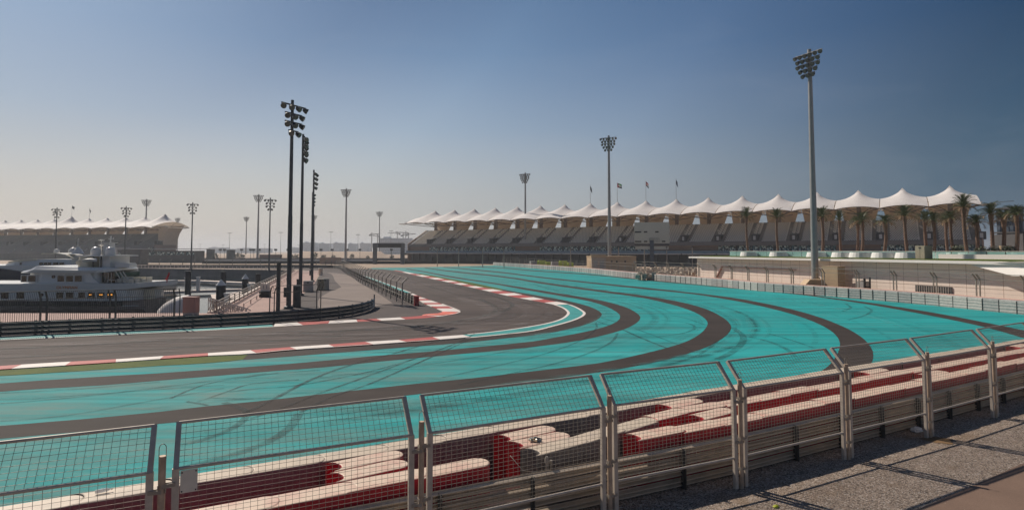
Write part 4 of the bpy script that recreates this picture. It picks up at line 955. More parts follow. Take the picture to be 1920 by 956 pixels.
# glass balustrade
bg = thing('glass_balustrade', 'greenish glass balustrade along the palm terrace', 'balustrade', B0, bang)
for k in range(40):
    m = MB(); m.box(L_(1.2 + k * 2.1, -7.4, 5.4), (2.0, .03, .95)); m.build('glass_panel', 'green_glass', bg)
m = MB(); m.bar(L_(0, -7.4, 5.92), L_(BL, -7.4, 5.92), .06); m.build('handrail', 'steel_pale', bg)
def onB(px, off):
    """ground point seen in column px on the line off metres behind the building face"""
    u = (px - 960) / FPX; q = B0 - bn * off; t = (u * q.y - q.x) / (bd.x - u * bd.y); return q + bd * t
def palm_proto(h, nf, rad, seed, droop):
    rg = random.Random(seed); t_ = thing('palm_tree', 'x', 'palm tree', (0, 0, 0)); m = MB(); pts = []; rs = []
    n = 30; bx = rg.uniform(-.55, .55)
    for i in range(n + 1):
        f = i / n; pts.append((bx * math.sin(f * 2.2), .1 * math.sin(f * 3), h * f)); rs.append((.29 - .07 * f + .15 * max(0, f - .78) / .22) * (1.0 + (.12 if i % 2 else -.05)))
    m.tube(pts, rs, 12); m.build('trunk', 'palm_trunk', t_)
    m = MB(); top = Vector(pts[-1])
    for k in range(nf):
        az = k * 2.399 + rg.uniform(-.2, .2); f = k / nf; el = R(86 - 84 * f ** 1.5) + rg.uniform(-.1, .1); L = rad * rg.uniform(.85, 1.12); d = Vector((math.cos(az), math.sin(az), 0)); p = top.copy(); ax = [p.copy()]; e = el
        for j in range(9): p = p + (d * math.cos(e) + Vector((0, 0, math.sin(e)))) * (L / 9); e -= droop * (.5 + .12 * j) * rg.uniform(.7, 1.2) * .32; ax.append(p.copy())
        dry = 1 if (f > .78 and rg.random() < .8) else 0
        m.tube(ax, [.035 - .003 * j for j in range(10)], 4, dry, False); side = Vector((-d.y, d.x, 0))
        for j in range(1, 10):
            for jj in (0, .33, .66):
                if j == 9 and jj: continue
                q = ax[j].lerp(ax[min(9, j + 1)], jj); tg = (ax[j] - ax[j - 1]).normalized(); ll = .62 * math.sin(.35 + 2.5 * (j + jj) / 10) * rg.uniform(.8, 1.15) * rad / 2.3
                for sg in (-1, 1):
                    up = side.cross(tg) * sg * 0; lift = Vector((0, 0, .35 + rg.uniform(-.2, .25)))
                    tip = q + (side * sg * .75 + tg * .75 + lift * .6).normalized() * ll; w_ = tg * .035
                    m.add([q - w_, q + w_, tip], [(0, 1, 2)], dry)
    m.build('crown', ['palm_leaf', 'palm_dry'], t_); return t_
pal = [palm_proto(6.2, 40, 2.0, s, d) for s, d in ((1, .5), (2, .68), (3, .4))]
used = [False] * 3
PS = [(1403, 402, 8, 0, 'leftmost on the terrace, in its own planter'), (1459, 404, 8, 2, 'second from the left on the terrace'), (1541, 402, 9, 0, 'partly behind the large pale mast'), (1576, 408, 12, 2, 'slender, first right of the large mast'), (1605, 414, 11, 1, 'left one of a close pair right of the mast'), (1614, 410, 9, 0, 'right one of a close pair right of the mast'), (1655, 412, 8, 1, 'short, in a white planter left of the bushiest palm'), (1701, 400, 8, 0, 'bushiest, with wide crown above a white planter'), (1738, 408, 14, 2, 'slim, directly behind the olive cabinet'), (1750, 408, 10, 1, 'just right of the olive cabinet'), (1777, 412, 14, 2, 'slim, left of a dense-crowned one'), (1789, 405, 10, 1, 'dense crown, left of the tallest palm'), (1813, 384, 9, 0, 'tallest of all palms'), (1832, 412, 11, 1, 'short, directly right of the tallest palm'), (1860, 396, 10, 0, 'left one of the pair before the stair tower'), (1878, 406, 12, 1, 'right one of the pair before the stair tower'), (1902, 398, 9, 1, 'rightmost, standing apart against the sky')]
for x, y, off, k, l in PS:
    p = onB(x, off); p.z = 4.9; Y = p.y; zt = 6 + (470 - y - 6) * Y / 1100; s = (zt - 4.9) / 6.2
    lb = 'date palm on the terrace, ' + l
    if not used[k]: used[k] = True; o = pal[k]; o.location = p; o['label'] = lb; o['group'] = 'date palms on the terrace'; o.scale = (.76, .76, s)
    else: dup(pal[k], p, random.uniform(0, 6.2), lb, 'date palms on the terrace', (.76 * random.uniform(.85, 1.15),) * 2 + (s,))
    KIDS.pop(pal[k].name, None) if False else None
def planter_mesh():
    m = MB(); m.lathe((0, 0, 0), [(1.55, 0), (1.35, .78), (1.22, .78), (1.2, .6), (.01, .6)], 20, 0, False); return m
pm = planter_mesh().mesh('planter', 'white_planter')
for i, (x, off) in enumerate(((1403, 8), (1459, 8), (1530, 8.6), (1578, 8.6), (1612, 8.4), (1655, 8), (1701, 8), (1755, 10), (1792, 10), (1815, 9), (1842, 10), (1866, 10), (1903, 9))):
    o = bpy.data.objects.new('planter', pm); COL.objects.link(o); p = onB(x, off - 2.0 if i < 7 else off); p.z = 4.98; o.location = p; s = 1.0 if i < 7 else .8; o.scale = (s, s, 1)
    tag(o, 'round white tapered planter on the palm terrace, %s from the left' % ORD[i], 'planter', 'white planters on the palm terrace')
def bush(label, p, r_, n, mat='shrub_leaf', h=None, group=None):
    rg = random.Random(int(p[0] * 10 + p[1])); h = h or r_; m = MB()
    for i in range(n):
        v = Vector((rg.gauss(0, 1), rg.gauss(0, 1), rg.gauss(0, 1))).normalized() * rg.random() ** .4; c = Vector((v.x * r_, v.y * r_, h + v.z * h)); a = Vector((rg.uniform(-1, 1), rg.uniform(-1, 1), rg.uniform(-1, 1))).normalized(); b = a.orthogonal().normalized(); s = r_ * .22
        m.add([c - a * s, c + b * s * .5, c + a * s, c - b * s * .5], [(0, 1, 2, 3)])
    o = m.build('shrub', mat, loc=p); return tag(o, label, 'shrub', group)
for i, (x, off) in enumerate(((1795, 9), (1840, 8.5), (1862, 8.5), (1890, 8.5))):
    p = onB(x, off); p.z = 5.0; bush('low green shrub behind the glass on the palm terrace, %s from the left' % ORD[i], p, .8 if i else .9, 260, group='shrubs on the palm terrace')
# cabinets and boxes at the wall
def cabinet(name, label, p, size, mat, rz, parts=True):
    t_ = thing(name, label, 'cabinet', p, rz); w, d, h = size; m = MB(); m.box((0, 0, h / 2), size); m.box((0, 0, .04), (w * 1.04, d * 1.04, .1)); m.build('body', mat, t_)
    m = MB(); m.box((-w * .24, -d / 2 - .012, h * .5), (w * .44, .024, h * .86)); m.box((w * .24, -d / 2 - .012, h * .5), (w * .44, .024, h * .86)); m.build('door', mat, t_)
    m = MB(); m.box((0, -d / 2 - .035, h * .85), (w * .22, .04, h * .09)); m.build('vent', 'black', t_); return t_
p = onB(1731, 1.2); p.z = 4.86; cabinet('cabinet', 'tall olive electrical cabinet standing on the building roof edge', p, (1.25, 1.2, 1.75), 'olive_cabinet', bang + math.pi / 2 * 0)
p = onB(1884, 9); p.z = 4.9; cabinet('cabinet', 'small beige cabinet among shrubs at the right terrace end', p, (.9, .7, 1.7), 'beige_cabinet', 0)
wb = PX(1570, 520, 80); wb.z = 0
m = MB(); m.box((0, 0, 1.9), (1.5, 2.4, 3.8)); m.box((0, 0, 3.83), (1.54, 2.44, .08)); o = m.build('wooden_box', 'beige_cabinet', loc=wb + Vector((0, 1, 0))); o.rotation_euler = (0, 0, bang + math.pi / 2 + .15); tag(o, 'tall beige box beside the large mast foot', 'box')
wb = PX(1530, 520, 82.5); wb.z = 0
m = MB(); m.slab([(-2.6, -.9, 0), (1.6, -.9, 0), (1.6, -.9, 2.0), (-1.3, -.9, 2.0), (-1.9, -.9, 1.35)], (0, 1.6, 0)); o = m.build('concrete_ramp', 'beige_cabinet', loc=wb); tag(o, 'beige ramp-shaped block at the large mast foot', 'block')
p = PX(1617, 530, 77.2); p.z = .2; cabinet('cabinet', 'pale grey cabinet against the building wall, right of the beige box', p, (1.35, .8, 1.75), 'grey_cabinet', bang + math.pi)
p = PX(1631, 530, 75.3); p.z = .5; m = MB()
m.bar((0, 0, 0), (0, 0, 2.1), .16); m.bar((-.62, .1, .5), (-.62, .1, 1.95), .2); m.bar((-.62, .1, 1.5), (0, 0, 1.5), .14); m.bar((-.62, .1, .9), (0, 0, .9), .14); tag(m.build('double_post_sign', 'black', loc=p), 'black double-post frame shaped like a letter H by the wall', 'frame')
# steel stair tower and dark annex behind the palms
p = onB(1895, 40); st = thing('stair_tower', 'grey steel stair tower behind the rightmost palms', 'tower', (p.x, p.y, 0), bang)
m = MB()
for a, b in ((-1, -1), (1, -1), (1, 1), (-1, 1)): m.bar((a, b, 0), (a, b, 13), .5)
m.build('frame', 'steel_blue', st); m = MB()
for z in (5, 7, 9, 11, 13): m.box((0, 0, z), (3.6, 3.4, .25)); m.bar((-1.8, -1.7, z + 1.1), (1.8, -1.7, z + 1.1), .08)
m.build('landing', 'fascia_dark', st)
p = onB(1905, 36); m = MB(); m.box((0, 0, 4.3), (5, 6, 8.6)); o = m.build('annex', 'fascia_dark', loc=(p.x + 1, p.y, 0)); tag(o, 'plain dark box-shaped annex at the right, behind the last palm', 'building')
# ------------------------------------------------------------------ between the wall and the right grandstand
sb = PX(1222.5, 470, 176); sb.z = 0; t_ = thing('scoreboard', 'grey back of a large screen on a blue-grey post before the right grandstand', 'screen', sb, R(-14))
m = MB(); m.box((0, 0, 11.35), (10.2, 1.1, 6.3)); m.build('screen_housing', 'screen_back', t_)
m = MB(); m.box((0, -.1, 4.5), (1.15, 1.1, 9.2)); m.build('post', 'steel_blue', t_)
m = MB(); m.box((0, 0, 7.75), (10.0, .9, .55)); m.build('catwalk', 'fascia_dark', t_); m = MB(); m.box((0, 0, 6.85), (9.7, .5, .95)); m.build('lower_panel', 'screen_back', t_)
for x, z, w_ in ((-4.0, 11.6, 1.9), (-1.8, 11.6, 1.0), (1.5, 11.6, 1.0), (-4.0, 8.75, 1.9), (-1.8, 8.75, 1.0), (3.4, 8.75, 1.0)):
    m = MB(); m.box((x, -.57, z), (w_, .06, .42)); m.build('vent', 'black', t_)
m = MB()
for k in range(8): m.bar((-.7 + k * .4, -.66, 8.4), (-.7 + k * .4, -.66, 9.7), .06)
m.bar((-.7, -.66, 9.7), (2.1, -.66, 9.7), .07); m.build('railing', 'steel_blue', t_)
p = PX(1111, 490, 168); p.z = 0; t_ = thing('utility_building', 'small beige flat-roofed utility building right of the pale mast foot', 'building', p, R(8))
m = MB(); m.box((6.3, 2.5, 2.1), (13, 6, 4.2)); m.build('wall', 'beige_cabinet', t_); m = MB(); m.box((1.6, -.52, 4.4), (4.4, .5, .9)); m.box((6.3, 2.5, 4.3), (13.2, 6.2, .3)); m.build('roof', 'beige_cabinet', t_)
m = MB(); m.box((1.6, -.62, 2.0), (4.2, .3, 4.0)); m.build('front_bay', 'concrete_pale', t_)
for x in (.7, 2.5):
    m = MB(); m.box((x, -.8, 1.7), (1.3, .1, 2.9)); m.build('door', 'grey_cabinet', t_)
for x in (5.5, 7.0, 9.5):
    m = MB(); m.box((x, -.54, 2.9), (.5, .08, .5)); m.build('vent', 'black', t_)
for x, l in ((1003, 'lime green machine housing on a grey base, left one of two'), (1043, 'lime green machine housing on a grey base, right one of two')):
    p = PX(x, 490, 205 if x < 1020 else 196); p.z = 0; t_ = thing('machine_housing', l, 'equipment', p, .2, 'lime green equipment behind the far wall')
    m = MB(); m.box((-.6, 0, 1.2), (2.2, 1.6, 2.4)); m.build('base', 'grey_cabinet', t_); m = MB(); m.box((2.4, 0, 1.55), (2.8, 1.5, 2.1), 0, 0, .88); m.box((5.0, .4, 1.3), (2.0, 1.2, 1.6), 0, 0, .9); m.box((1.0, -.3, 1.4), (.9, 1.2, 1.9)); m.build('hood', 'lime_paint', t_)
# slender posts before the grandstand
pp = None
for i, x in enumerate((905, 945, 1070, 1160, 1208, 1250, 1298, 860, 820)):
    Y = 215 - (x - 905) * .12; p = PX(x, 470, Y); p.z = 0
    l = 'slender bare post before the right grandstand, %s from the left' % ORD[sorted((905, 945, 1070, 1160, 1208, 1250, 1298, 860, 820)).index(x)]
    if pp is None: pp = thing('slender_post', l, 'post', p, 0, 'slender posts before the right grandstand'); m = MB(); m.tube([(0, 0, 0), (0, 0, 7.0)], [.16, .12], 8); m.build('pole', 'galvanised', pp); m = MB(); m.box((0, 0, 7.05), (.5, .3, .3)); m.build('lamp_head', 'lamp_grey', pp)
    else: dup(pp, p, 0, l)
# rubble band and scrub in front of the stand
m = MB(); rg = random.Random(9)
for i in range(500):
    x = rg.uniform(1195, 1312); Y = rg.uniform(118, 160); p = PX(x, 470, Y); p.z = 0; m.box(p + Vector((0, 0, rg.uniform(.2, .9))), (rg.uniform(.3, 1.1), rg.uniform(.3, 1), rg.uniform(.4, 2.0)), rg.random() * 3)
tag(m.build('rubble', 'concrete_pale'), 'low band of pale rubble behind the far railing', 'rubble', kind='stuff')
# ================================================================== MARINA
m = MB(); n = len(basin)
for i in range(n):
    a, b = basin[i], basin[(i + 1) % n]; m.add([a, b, b + Vector((0, 0, -6)), a + Vector((0, 0, -6))], [(0, 1, 2, 3)])
o = m.build('quay', 'quay_wall'); o['kind'] = 'structure'
sheet('water', [p + Vector(((p.x + 100) * .02, (p.y - 120) * .04, 0)) for p in basin], -2.4, 'water')
# quay-edge coping
def coping(a, b, w=.6, h=.14):
    m = MB(); m.bar(a + Vector((0, 0, h / 2)), b + Vector((0, 0, h / 2)), w, h); o = m.build('quay_edge', 'pontoon'); o['kind'] = 'structure'
coping(basin[1], basin[2]); coping(basin[2], basin[3]); coping(basin[3], basin[4])
# quay railings
def railing(label, a, b, n, mat, h=1.1, bars=4):
    t_ = thing('railing', label, 'railing'); rl = MB()
    for z in [h * k / bars for k in range(1, bars + 1)]: rl.bar(a + Vector((0, 0, z)), b + Vector((0, 0, z)), .07)
    rl.build('rail', mat, t_)
    for i in range(n + 1):
        m = MB(); p = a.lerp(b, i / n); m.bar(p, p + Vector((0, 0, h)), .10); m.build('post', mat, t_)
    return t_
railing('pale railing along the far quay edge of the marina', basin[2] + Vector((-.4, .5, 0)), basin[3] + Vector((0, .5, 0)), 40, 'pontoon', 1.1, 3)
railing('pale railing along the distant far quay, behind the big yacht', basin[3] + Vector((-1, .5, 0)), basin[4].lerp(basin[3], .55), 30, 'pontoon', 1.1, 3)
dq = (basin[2] - basin[1]).normalized(); nq = Vector((dq.y, -dq.x, 0))
railing('grey railing along the slanting quay edge', basin[1] + nq * .5, basin[2] + nq * .5, 34, 'galvanised', 1.1, 4)
railing('second pale low rail along the slanting paved quay', basin[1] + nq * 2.4 + dq * 4, basin[2] + nq * 2.4, 22, 'pontoon', .5, 1)
# pontoons
def pontoon(label, pts, w=2.0):
    m = MB()
    for a, b in zip(pts, pts[1:]): m.bar(a, b, w, .5)
    return tag(m.build('pontoon', 'pontoon'), label, 'pontoon', 'floating pontoons in the marina')
W_ = -1.9
pontoon('farther floating pontoon bending in the middle of the basin', [G(230, 527.5, W_), G(375, 527.5, W_), G(475, 532, W_), G(512, 533, W_)], 2.6)
pontoon('nearer floating pontoon behind the big yacht stern', [G(270, 549.5, W_), G(380, 546, W_), G(462, 543.5, W_)], 1.8)
m = MB(); m.add([G(400, 566, W_), G(470, 552, W_), G(500, 545, W_), G(470, 545, W_), G(395, 552, W_)], [(0, 1, 2, 3, 4)]); tag(m.build('pontoon', 'pontoon'), 'pale floating landing at the foot of the gangway', 'pontoon', 'floating pontoons in the marina')
def pile(label, x, y0, y1, Y, cone, r_=.45):
    a = PX(x, y0, Y); b = PX(x, y1, Y); t_ = thing('mooring_pile', label, 'pile', (a.x, a.y, -4), 0, 'black mooring piles'); h = a.z + 4
    m = MB(); m.tube([(0, 0, 0), (0, 0, h)], r_, 14); m.build('shaft', 'pile_black', t_)
    if cone: m = MB(); m.lathe((0, 0, h), [(r_ * 1.08, 0), (r_ * 1.0, .12), (.02, .85)], 14); m.build('cone_cap', 'radome', t_)
for x, y0, Y, c, l in ((353, 508, 110, 0, 'black pile left of the farther pontoon bend'), (419, 509, 112, 0, 'black pile at the farther pontoon bend'), (414.5, 535, 82, 1, 'nearest black pile with white cone cap, before the nearer pontoon'), (460, 523, 98, 1, 'black pile with white cone cap at the nearer pontoon end'), (484, 513, 112, 0, 'black pile near the slanting quay')):
    pile(l, x, y0, 0, Y, c, .5 if Y > 90 else .62)
for i, (x, y, Y) in enumerate(((372, 520, 114), (350, 521, 116), (468, 533, 96), (426, 551, 74))):
    p = PX(x, y, Y); t_ = thing('service_pedestal', 'small white service pedestal on the pontoon, ' + ('left of the bend,', 'far left one', 'near the slanting quay', 'nearest, by the gangway foot')[i].strip(','), 'pedestal', (p.x, p.y, W_ + .25)); h = p.z - W_ - .25
    m = MB(); m.box((0, 0, h / 2), (.5, .5, max(.6, h))); m.build('body', 'radome', t_); m = MB(); m.box((0, 0, max(.6, h) + .05), (.65, .65, .14)); m.build('cap', 'radome', t_)
# gangway
ga = G(368, 583, 0); gb = G(448, 562, W_); t_ = thing('gangway', 'lattice-sided gangway sloping from the quay to the pontoon', 'gangway')
ga = Vector((-29.5, 57.5, .1)); gb = Vector((-31.5 + 1.0, 66, W_ + .4)); gb = Vector((-26.5, 59.5, -1.2)); gd = (gb - ga).normalized(); gn = Vector((-gd.y, gd.x, 0)).normalized()
m = MB(); m.bar(ga, gb, 1.4, .12); m.build('deck', 'pontoon', t_)
for sg in (-.7, .7):
    m = MB(); u = Vector((0, 0, 1.3)); m.bar(ga + gn * sg + u, gb + gn * sg + u, .09)
    for k in range(9):
        a = ga.lerp(gb, k / 9) + gn * sg; b = ga.lerp(gb, (k + 1) / 9) + gn * sg; m.bar(a, b + u, .06); m.bar(a + u, b, .06); m.bar(a, a + u, .06)
    m.build('lattice_side', 'steel_pale', t_)
m = MB(); p = G(358, 591, 0); m.box((0, 0, .95), (1.15, .8, 1.35)); m.box((0, 0, .14), (1.1, .75, .28), 0, 1); m.box((0, 0, 1.67), (1.25, .9, .1)); tag(m.build('utility_pillar', ['pink_stone', 'grey_cabinet'], loc=p), 'pinkish utility pillar on the quay behind the dark bar fence', 'pillar')
p = G(497, 557, 0); t_ = thing('notice_board', 'low white notice board on a dark foot by the slanting quay', 'sign', p, .1)
m = MB(); m.box((0, 0, 1.25), (1.15, .12, .95)); m.build('board', 'white_plate', t_); m = MB(); m.box((0, 0, .38), (1.3, .7, .76)); m.build('foot', 'black', t_)
m = MB()
for k in (-1, 1): m.box((.2 * k, -.075, 1.3), (.12, .03, .45))
m.build('symbol', 'grey_cabinet', t_)
for x, y, Y0, w, h, mt, l in ((543, 577, 0, .75, 2.3, 'pole_dark', 'dark switch cabinet strapped to the nearest dark mast foot'), (610, 543, 0, 1.05, 1.7, 'grey_cabinet', 'grey cabinet on the verge beside the service road, right one'), (601, 544, 0, .9, 1.7, 'olive_cabinet', 'grey cabinet on the verge, left of a paler one'), (578, 547, 0, 1.3, 1.6, 'grey_cabinet', 'squat grey cabinet with a pale lid near the dark mast foot')):
    p = G(x, y, 0); 
    if x == 543: p = p + Vector((.55, .6, 0))
    cabinet('cabinet', l, p, (w, w * .7, h), mt, .2)
p = G(601, 516, 0); m = MB(); m.lathe((0, 0, 0), [(.5, 0), (.5, 1.5), (.56, 1.5), (.56, 1.7), (.01, 1.75)], 12); tag(m.build('bollard', 'white_plate', loc=p), 'pale round bollard at the far end of the service road', 'bollard')
for x, y, l in ((521, 588, 'tall dark board on a post left of the nearest dark mast'), ):
    p = G(x, 589, 0); m = MB(); m.box((0, 0, 2.45), (.30, .25, 4.9)); m.box((0, 0, .1), (.7, .6, .2)); tag(m.build('fence_end_post', 'post_dark', loc=p), 'thick dark post closing the bar fence, left of the nearest mast', 'post')

# ------------------------------------------------------------------ yachts
def loft(m, secs, mi=0, cap=True, sm=False):
    n = len(secs[0]); vs = [v for s_ in secs for v in s_]; fs = []
    for i in range(len(secs) - 1):
        for k in range(n): fs.append((i * n + k, i * n + (k + 1) % n, (i + 1) * n + (k + 1) % n, (i + 1) * n + k))
    if cap: fs += [tuple(range(n)), tuple(range((len(secs) - 1) * n, len(secs) * n))]
    m.add(vs, fs, mi, sm)
def deckring(x0, x1, z0, z1, half, bow=0, stern=0, n=8, over=.0):
    """closed outline ring pair: rounded ends"""
    pts = []
    for i in range(n + 1): a = -math.pi / 2 + math.pi * i / n; pts.append((x1 - stern + stern * math.cos(a), half * math.sin(a)))
    for i in range(n + 1): a = math.pi / 2 + math.pi * i / n; pts.append((x0 + bow + bow * math.cos(a), half * math.sin(a)))
    return pts
def yacht(label, stern_x, Y, k, scale_len=1):
    t_ = thing('motor_yacht', label, 'yacht', (0, 0, 0)); z = lambda y: 6 - (y - 470) * k; X = lambda px: (px - 960) / FPX * Y; hb = 4.2; Yc = Y + hb
    bowx = X(-420); st = X(258)
    m = MB(); secs = []
    for f, w, rise, zb in ((0, .62, 0, -3.0), (.06, .95, 0, -3.2), (.3, 1, 0, -3.3), (.6, .97, .2, -3.3), (.8, .7, .7, -3.2), (.93, .32, 1.4, -2.6), (1, .03, 2.0, -1.0)):
        x = st + (bowx - st) * f; zt = z(563) + rise; secs.append([(x, Yc - hb * w, zt), (x + .0, Yc - hb * w * .96, zt - 1.2), (x, Yc - hb * w * .7, zb + .6), (x, Yc, zb), (x, Yc + hb * w * .7, zb + .6), (x, Yc + hb * w * .96, zt - 1.2), (x, Yc + hb * w, zt)])
    loft(m, secs, 0); m.build('hull', 'hull_reflections', t_)
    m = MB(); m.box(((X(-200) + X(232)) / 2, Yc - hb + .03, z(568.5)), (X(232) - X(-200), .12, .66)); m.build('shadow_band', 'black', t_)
    m = MB(); m.bar((X(-200), Yc - hb - .03, z(574)), (X(262), Yc - hb * .95 - .05, z(572.5)), .1, .09); m.build('rub_rail', 'gelcoat', t_)
    def deck(name, x0, x1, ya, yb, half, bow, stern, mat='gelcoat', tp=1.0, rake=0):
        m = MB(); r0 = deckring(X(x0), X(x1), 0, 0, half, bow, stern); 
        xm = (X(x0) + X(x1)) / 2
        s0 = [(x, Yc + y, z(yb)) for x, y in r0]; s1 = [((x - xm) * tp + xm + rake, Yc + y * (.97 if tp < 1 else 1), z(ya)) for x, y in r0]
        loft(m, [s0, s1]); return m.build(name, mat, t_)
    main = deck('main_deck_house', -120, 258, 544, 563.5, hb - .12, 3, 2.0)
    # aft wing of the main deck
    m = MB(); m.slab([(X(224), Yc - hb + .1, z(563)), (X(250), Yc - hb + .1, z(563)), (X(240), Yc - hb + .1, z(544)), (X(220), Yc - hb + .1, z(544))], (0, -.16, 0)); m.build('wing', 'gelcoat', t_)
    m = MB(); m.box((X(250), Yc, z(554)), (.5, 3.4, 1.1)); m.build('aft_door', 'yacht_glass', t_)
    m = MB(); m.slab([(X(256), Yc - 2.2, z(563)), (X(266), Yc - 2.2, z(563)), (X(265), Yc - 2.2, z(545)), (X(256), Yc - 2.2, z(545))], (0, 1.2, 0)); m.build('stern_pillar', 'gelcoat_cream', t_)
    def win(par, x0, x1, ya, yb, y_off, mat='yacht_glass', frame=True):
        cx = (X(x0) + X(x1)) / 2; cz = (z(ya) + z(yb)) / 2; w = X(x1) - X(x0); h = z(ya) - z(yb); m = MB()
        if frame: m.box((cx, y_off - .015, cz), (w + .22, .05, h + .2))
        f = m.build('window', 'gelcoat', par) if frame else None
        m = MB(); m.box((cx, y_off - .05, cz), (w, .04, h)); m.build('pane', mat, f or par)
    for i, (a, b) in enumerate(((-60, -46), (-30, -16), (6, 20), (35, 49), (109, 122), (127, 141), (150, 163), (168, 181), (186, 199), (203.5, 216.5))):
        win(main, a, b, 547.5, 559, Yc - hb + .12)
    for (a, b) in ((206, 214), (190, 196), (171, 175)):
        m = MB(); m.box(((X(a) + X(b)) / 2, Yc - hb + .02, z(552)), (X(b) - X(a), .03, .12 if a != 206 else .16)); m.build('cabin_lamp', 'cabin_light', main)
    m = MB(); m.tube([(X(82), Yc - hb + .14, z(552)), (X(82), Yc - hb + .05, z(552))], .2, 14); m.build('porthole', 'yacht_glass', main)
    # upper bulwark band with a swept stern tip
    m = MB(); prof = []
    for f in range(0, 25):
        x = -420 + (284 + 420) * (f / 24) ** .8; top = 531.5 if x < 240 else 531.5 - (x - 240) / 44 * 3; bot = 544.5 if x < 215 else 544.5 - (x - 215) / 69 * 7.5
        w = hb * (1 if x < 246 else math.sqrt(max(.09, 1 - ((x - 246) / 40) ** 2 * .86))) * (1 if x > -100 else max(.05, 1 - (-100 - x) / 320 * .95)); prof.append([(X(x), Yc - w, z(bot)), (X(x), Yc - w - .12, z(top)), (X(x), Yc + w + .12, z(top)), (X(x), Yc + w, z(bot))])
    loft(m, prof); up = m.build('upper_bulwark', 'gelcoat', t_)
    house = deck('upper_deck_house', 22, 178, 511, 531.5, hb - .75, 3.4, .3, 'gelcoat', .97)
    m = MB(); m.slab([(X(146), Yc - hb + .5, z(511)), (X(166), Yc - hb + .5, z(511)), (X(171), Yc - hb + .5, z(520)), (X(184), Yc - hb + .5, z(531)), (X(158), Yc - hb + .5, z(531)), (X(155), Yc - hb + .5, z(520))], (0, .2, 0)); m.build('wing', 'gelcoat', t_)
    m = MB(); m.box(((X(178) + X(202)) / 2, Yc, z(521)), (X(202) - X(178), 5.2, 1.3)); m.build('saloon_doors', 'yacht_glass', t_)
    for a in (184, 190, 196): 
        m = MB(); m.box((X(a), Yc - 2.62, z(521)), (.08, .06, 1.2)); m.build('door_frame', 'steel_pale', t_)
    for a, b in ((35.5, 45), (48.5, 62), (103.5, 116), (120, 132.5), (136, 149)): win(house, a, b, 517, 528, Yc - hb + .72)
    m = MB(); m.tube([(X(95), Yc - hb + .8, z(519)), (X(95), Yc - hb + .66, z(519))], .2, 14); m.build('porthole', 'yacht_glass', house)
    # top roof with visor
    m = MB(); prof = []
    for x, top, bot, w in ((18, 511, 513.5, .5), (28, 509, 513, .75), (48, 506, 512.5, .9), (62, 499, 512, .95), (120, 501, 512, 1), (180, 502, 511.5, 1), (190, 502, 511, .85), (200, 503, 508.5, .5), (206, 504, 507, .3)):
        prof.append([(X(x), Yc - hb * w + .2, z(bot)), (X(x), Yc - hb * w + .1, z((top + bot) / 2)), (X(x), Yc - hb * w * .86, z(top)), (X(x), Yc + hb * w * .86, z(top)), (X(x), Yc + hb * w, z((top + bot) / 2)), (X(x), Yc + hb * w, z(bot))])
    loft(m, prof); m.build('sun_deck_roof', 'gelcoat', t_)
    deck('sun_deck_house', 120, 152, 480.5, 502, 2.6, 1.0, .3, 'gelcoat_cream', .9)
    m = MB(); m.tube([(X(131), Yc - 2.45, z(493)), (X(131), Yc - 2.62, z(493))], .3, 18); m.build('crest', 'gelcoat_cream', t_)
    m = MB(); m.box((X(176), Yc, z(492)), (1.4, 4, 1.5)); m.build('arch_pillar', 'gelcoat', t_)
    for a in (156, 171): 
        m = MB(); m.bar((X(a), Yc - 2.2, z(502)), (X(a), Yc - 2.2, z(481)), .12); m.build('arch_post', 'black', t_)
    m = MB(); m.box(((X(125) + X(198)) / 2, Yc, z(480)), (X(198) - X(125), 5.2, .16)); m.build('radar_arch', 'gelcoat', t_)
    for a in (150, 178):
        m = MB(); m.lathe((X(a), Yc - 1.2, z(479.5)), [(.55, 0), (.62, .35), (.6, .7), (.45, 1.0), (.2, 1.15), (.01, 1.18)], 16); m.build('radome', 'radome', t_)
    m = MB(); m.box((X(164), Yc, z(467)), (.85, 1.4, 1.85), 0, 0, .85); m.box((X(164), Yc, z(454.5)), (1.2, 1.8, .1)); m.bar((X(166), Yc, z(454)), (X(166.5), Yc, z(441)), .12); m.bar((X(162), Yc, z(447)), (X(172), Yc, z(447)), .1); m.bar((X(171), Yc, z(447)), (X(172), Yc, z(444)), .08); m.build('mast', 'gelcoat', t_)
    for a, y in ((148, 460), (148, 450)):
        m = MB(); m.bar((X(a), Yc, z(480 if y > 455 else 459)), (X(a), Yc, z(y)), .08); m.lathe((X(a), Yc, z(y)), [(.05, -.05), (.34, 0), (.34, .1), (.05, .14)], 12); m.build('radar', 'radome', t_)
    # deck chairs, ladders, stern flag staff
    m = MB()
    for a in range(200, 262, 8): m.bar((X(a), Yc - hb * .9, z(531)), (X(a), Yc - hb * .9, z(524.5)), .05)
    m.bar((X(200), Yc - hb * .9, z(524.5)), (X(262), Yc - hb * .86, z(525.5)), .06); m.build('deck_railing', 'steel_pale', t_)
    m = MB()
    for a in (214, 222, 228): m.bar((X(a - 12), Yc - 2.5, z(509)), (X(a), Yc - 2.5, z(527)), .1)
    m.build('stair', 'steel_pale', t_)
    m = MB()
    for a in range(206, 258, 12): m.box((X(a), Yc - 1.5, z(527.5)), (.7, 1.2, .5)); m.box((X(a) + .28, Yc - 1.5, z(524)), (.12, 1.2, .5))
    m.build('deck_seat', 'gelcoat_cream', t_)
    m = MB(); m.bar((X(283), Yc - .5, z(533)), (X(288), Yc - .5, z(513)), .12); m.slab([(X(280), Yc - .5, z(526)), (X(287), Yc - .5, z(514)), (X(288), Yc - .5, z(518)), (X(283), Yc - .5, z(528))], (0, .1, 0)); m.build('stern_flag', 'flag_red', t_)
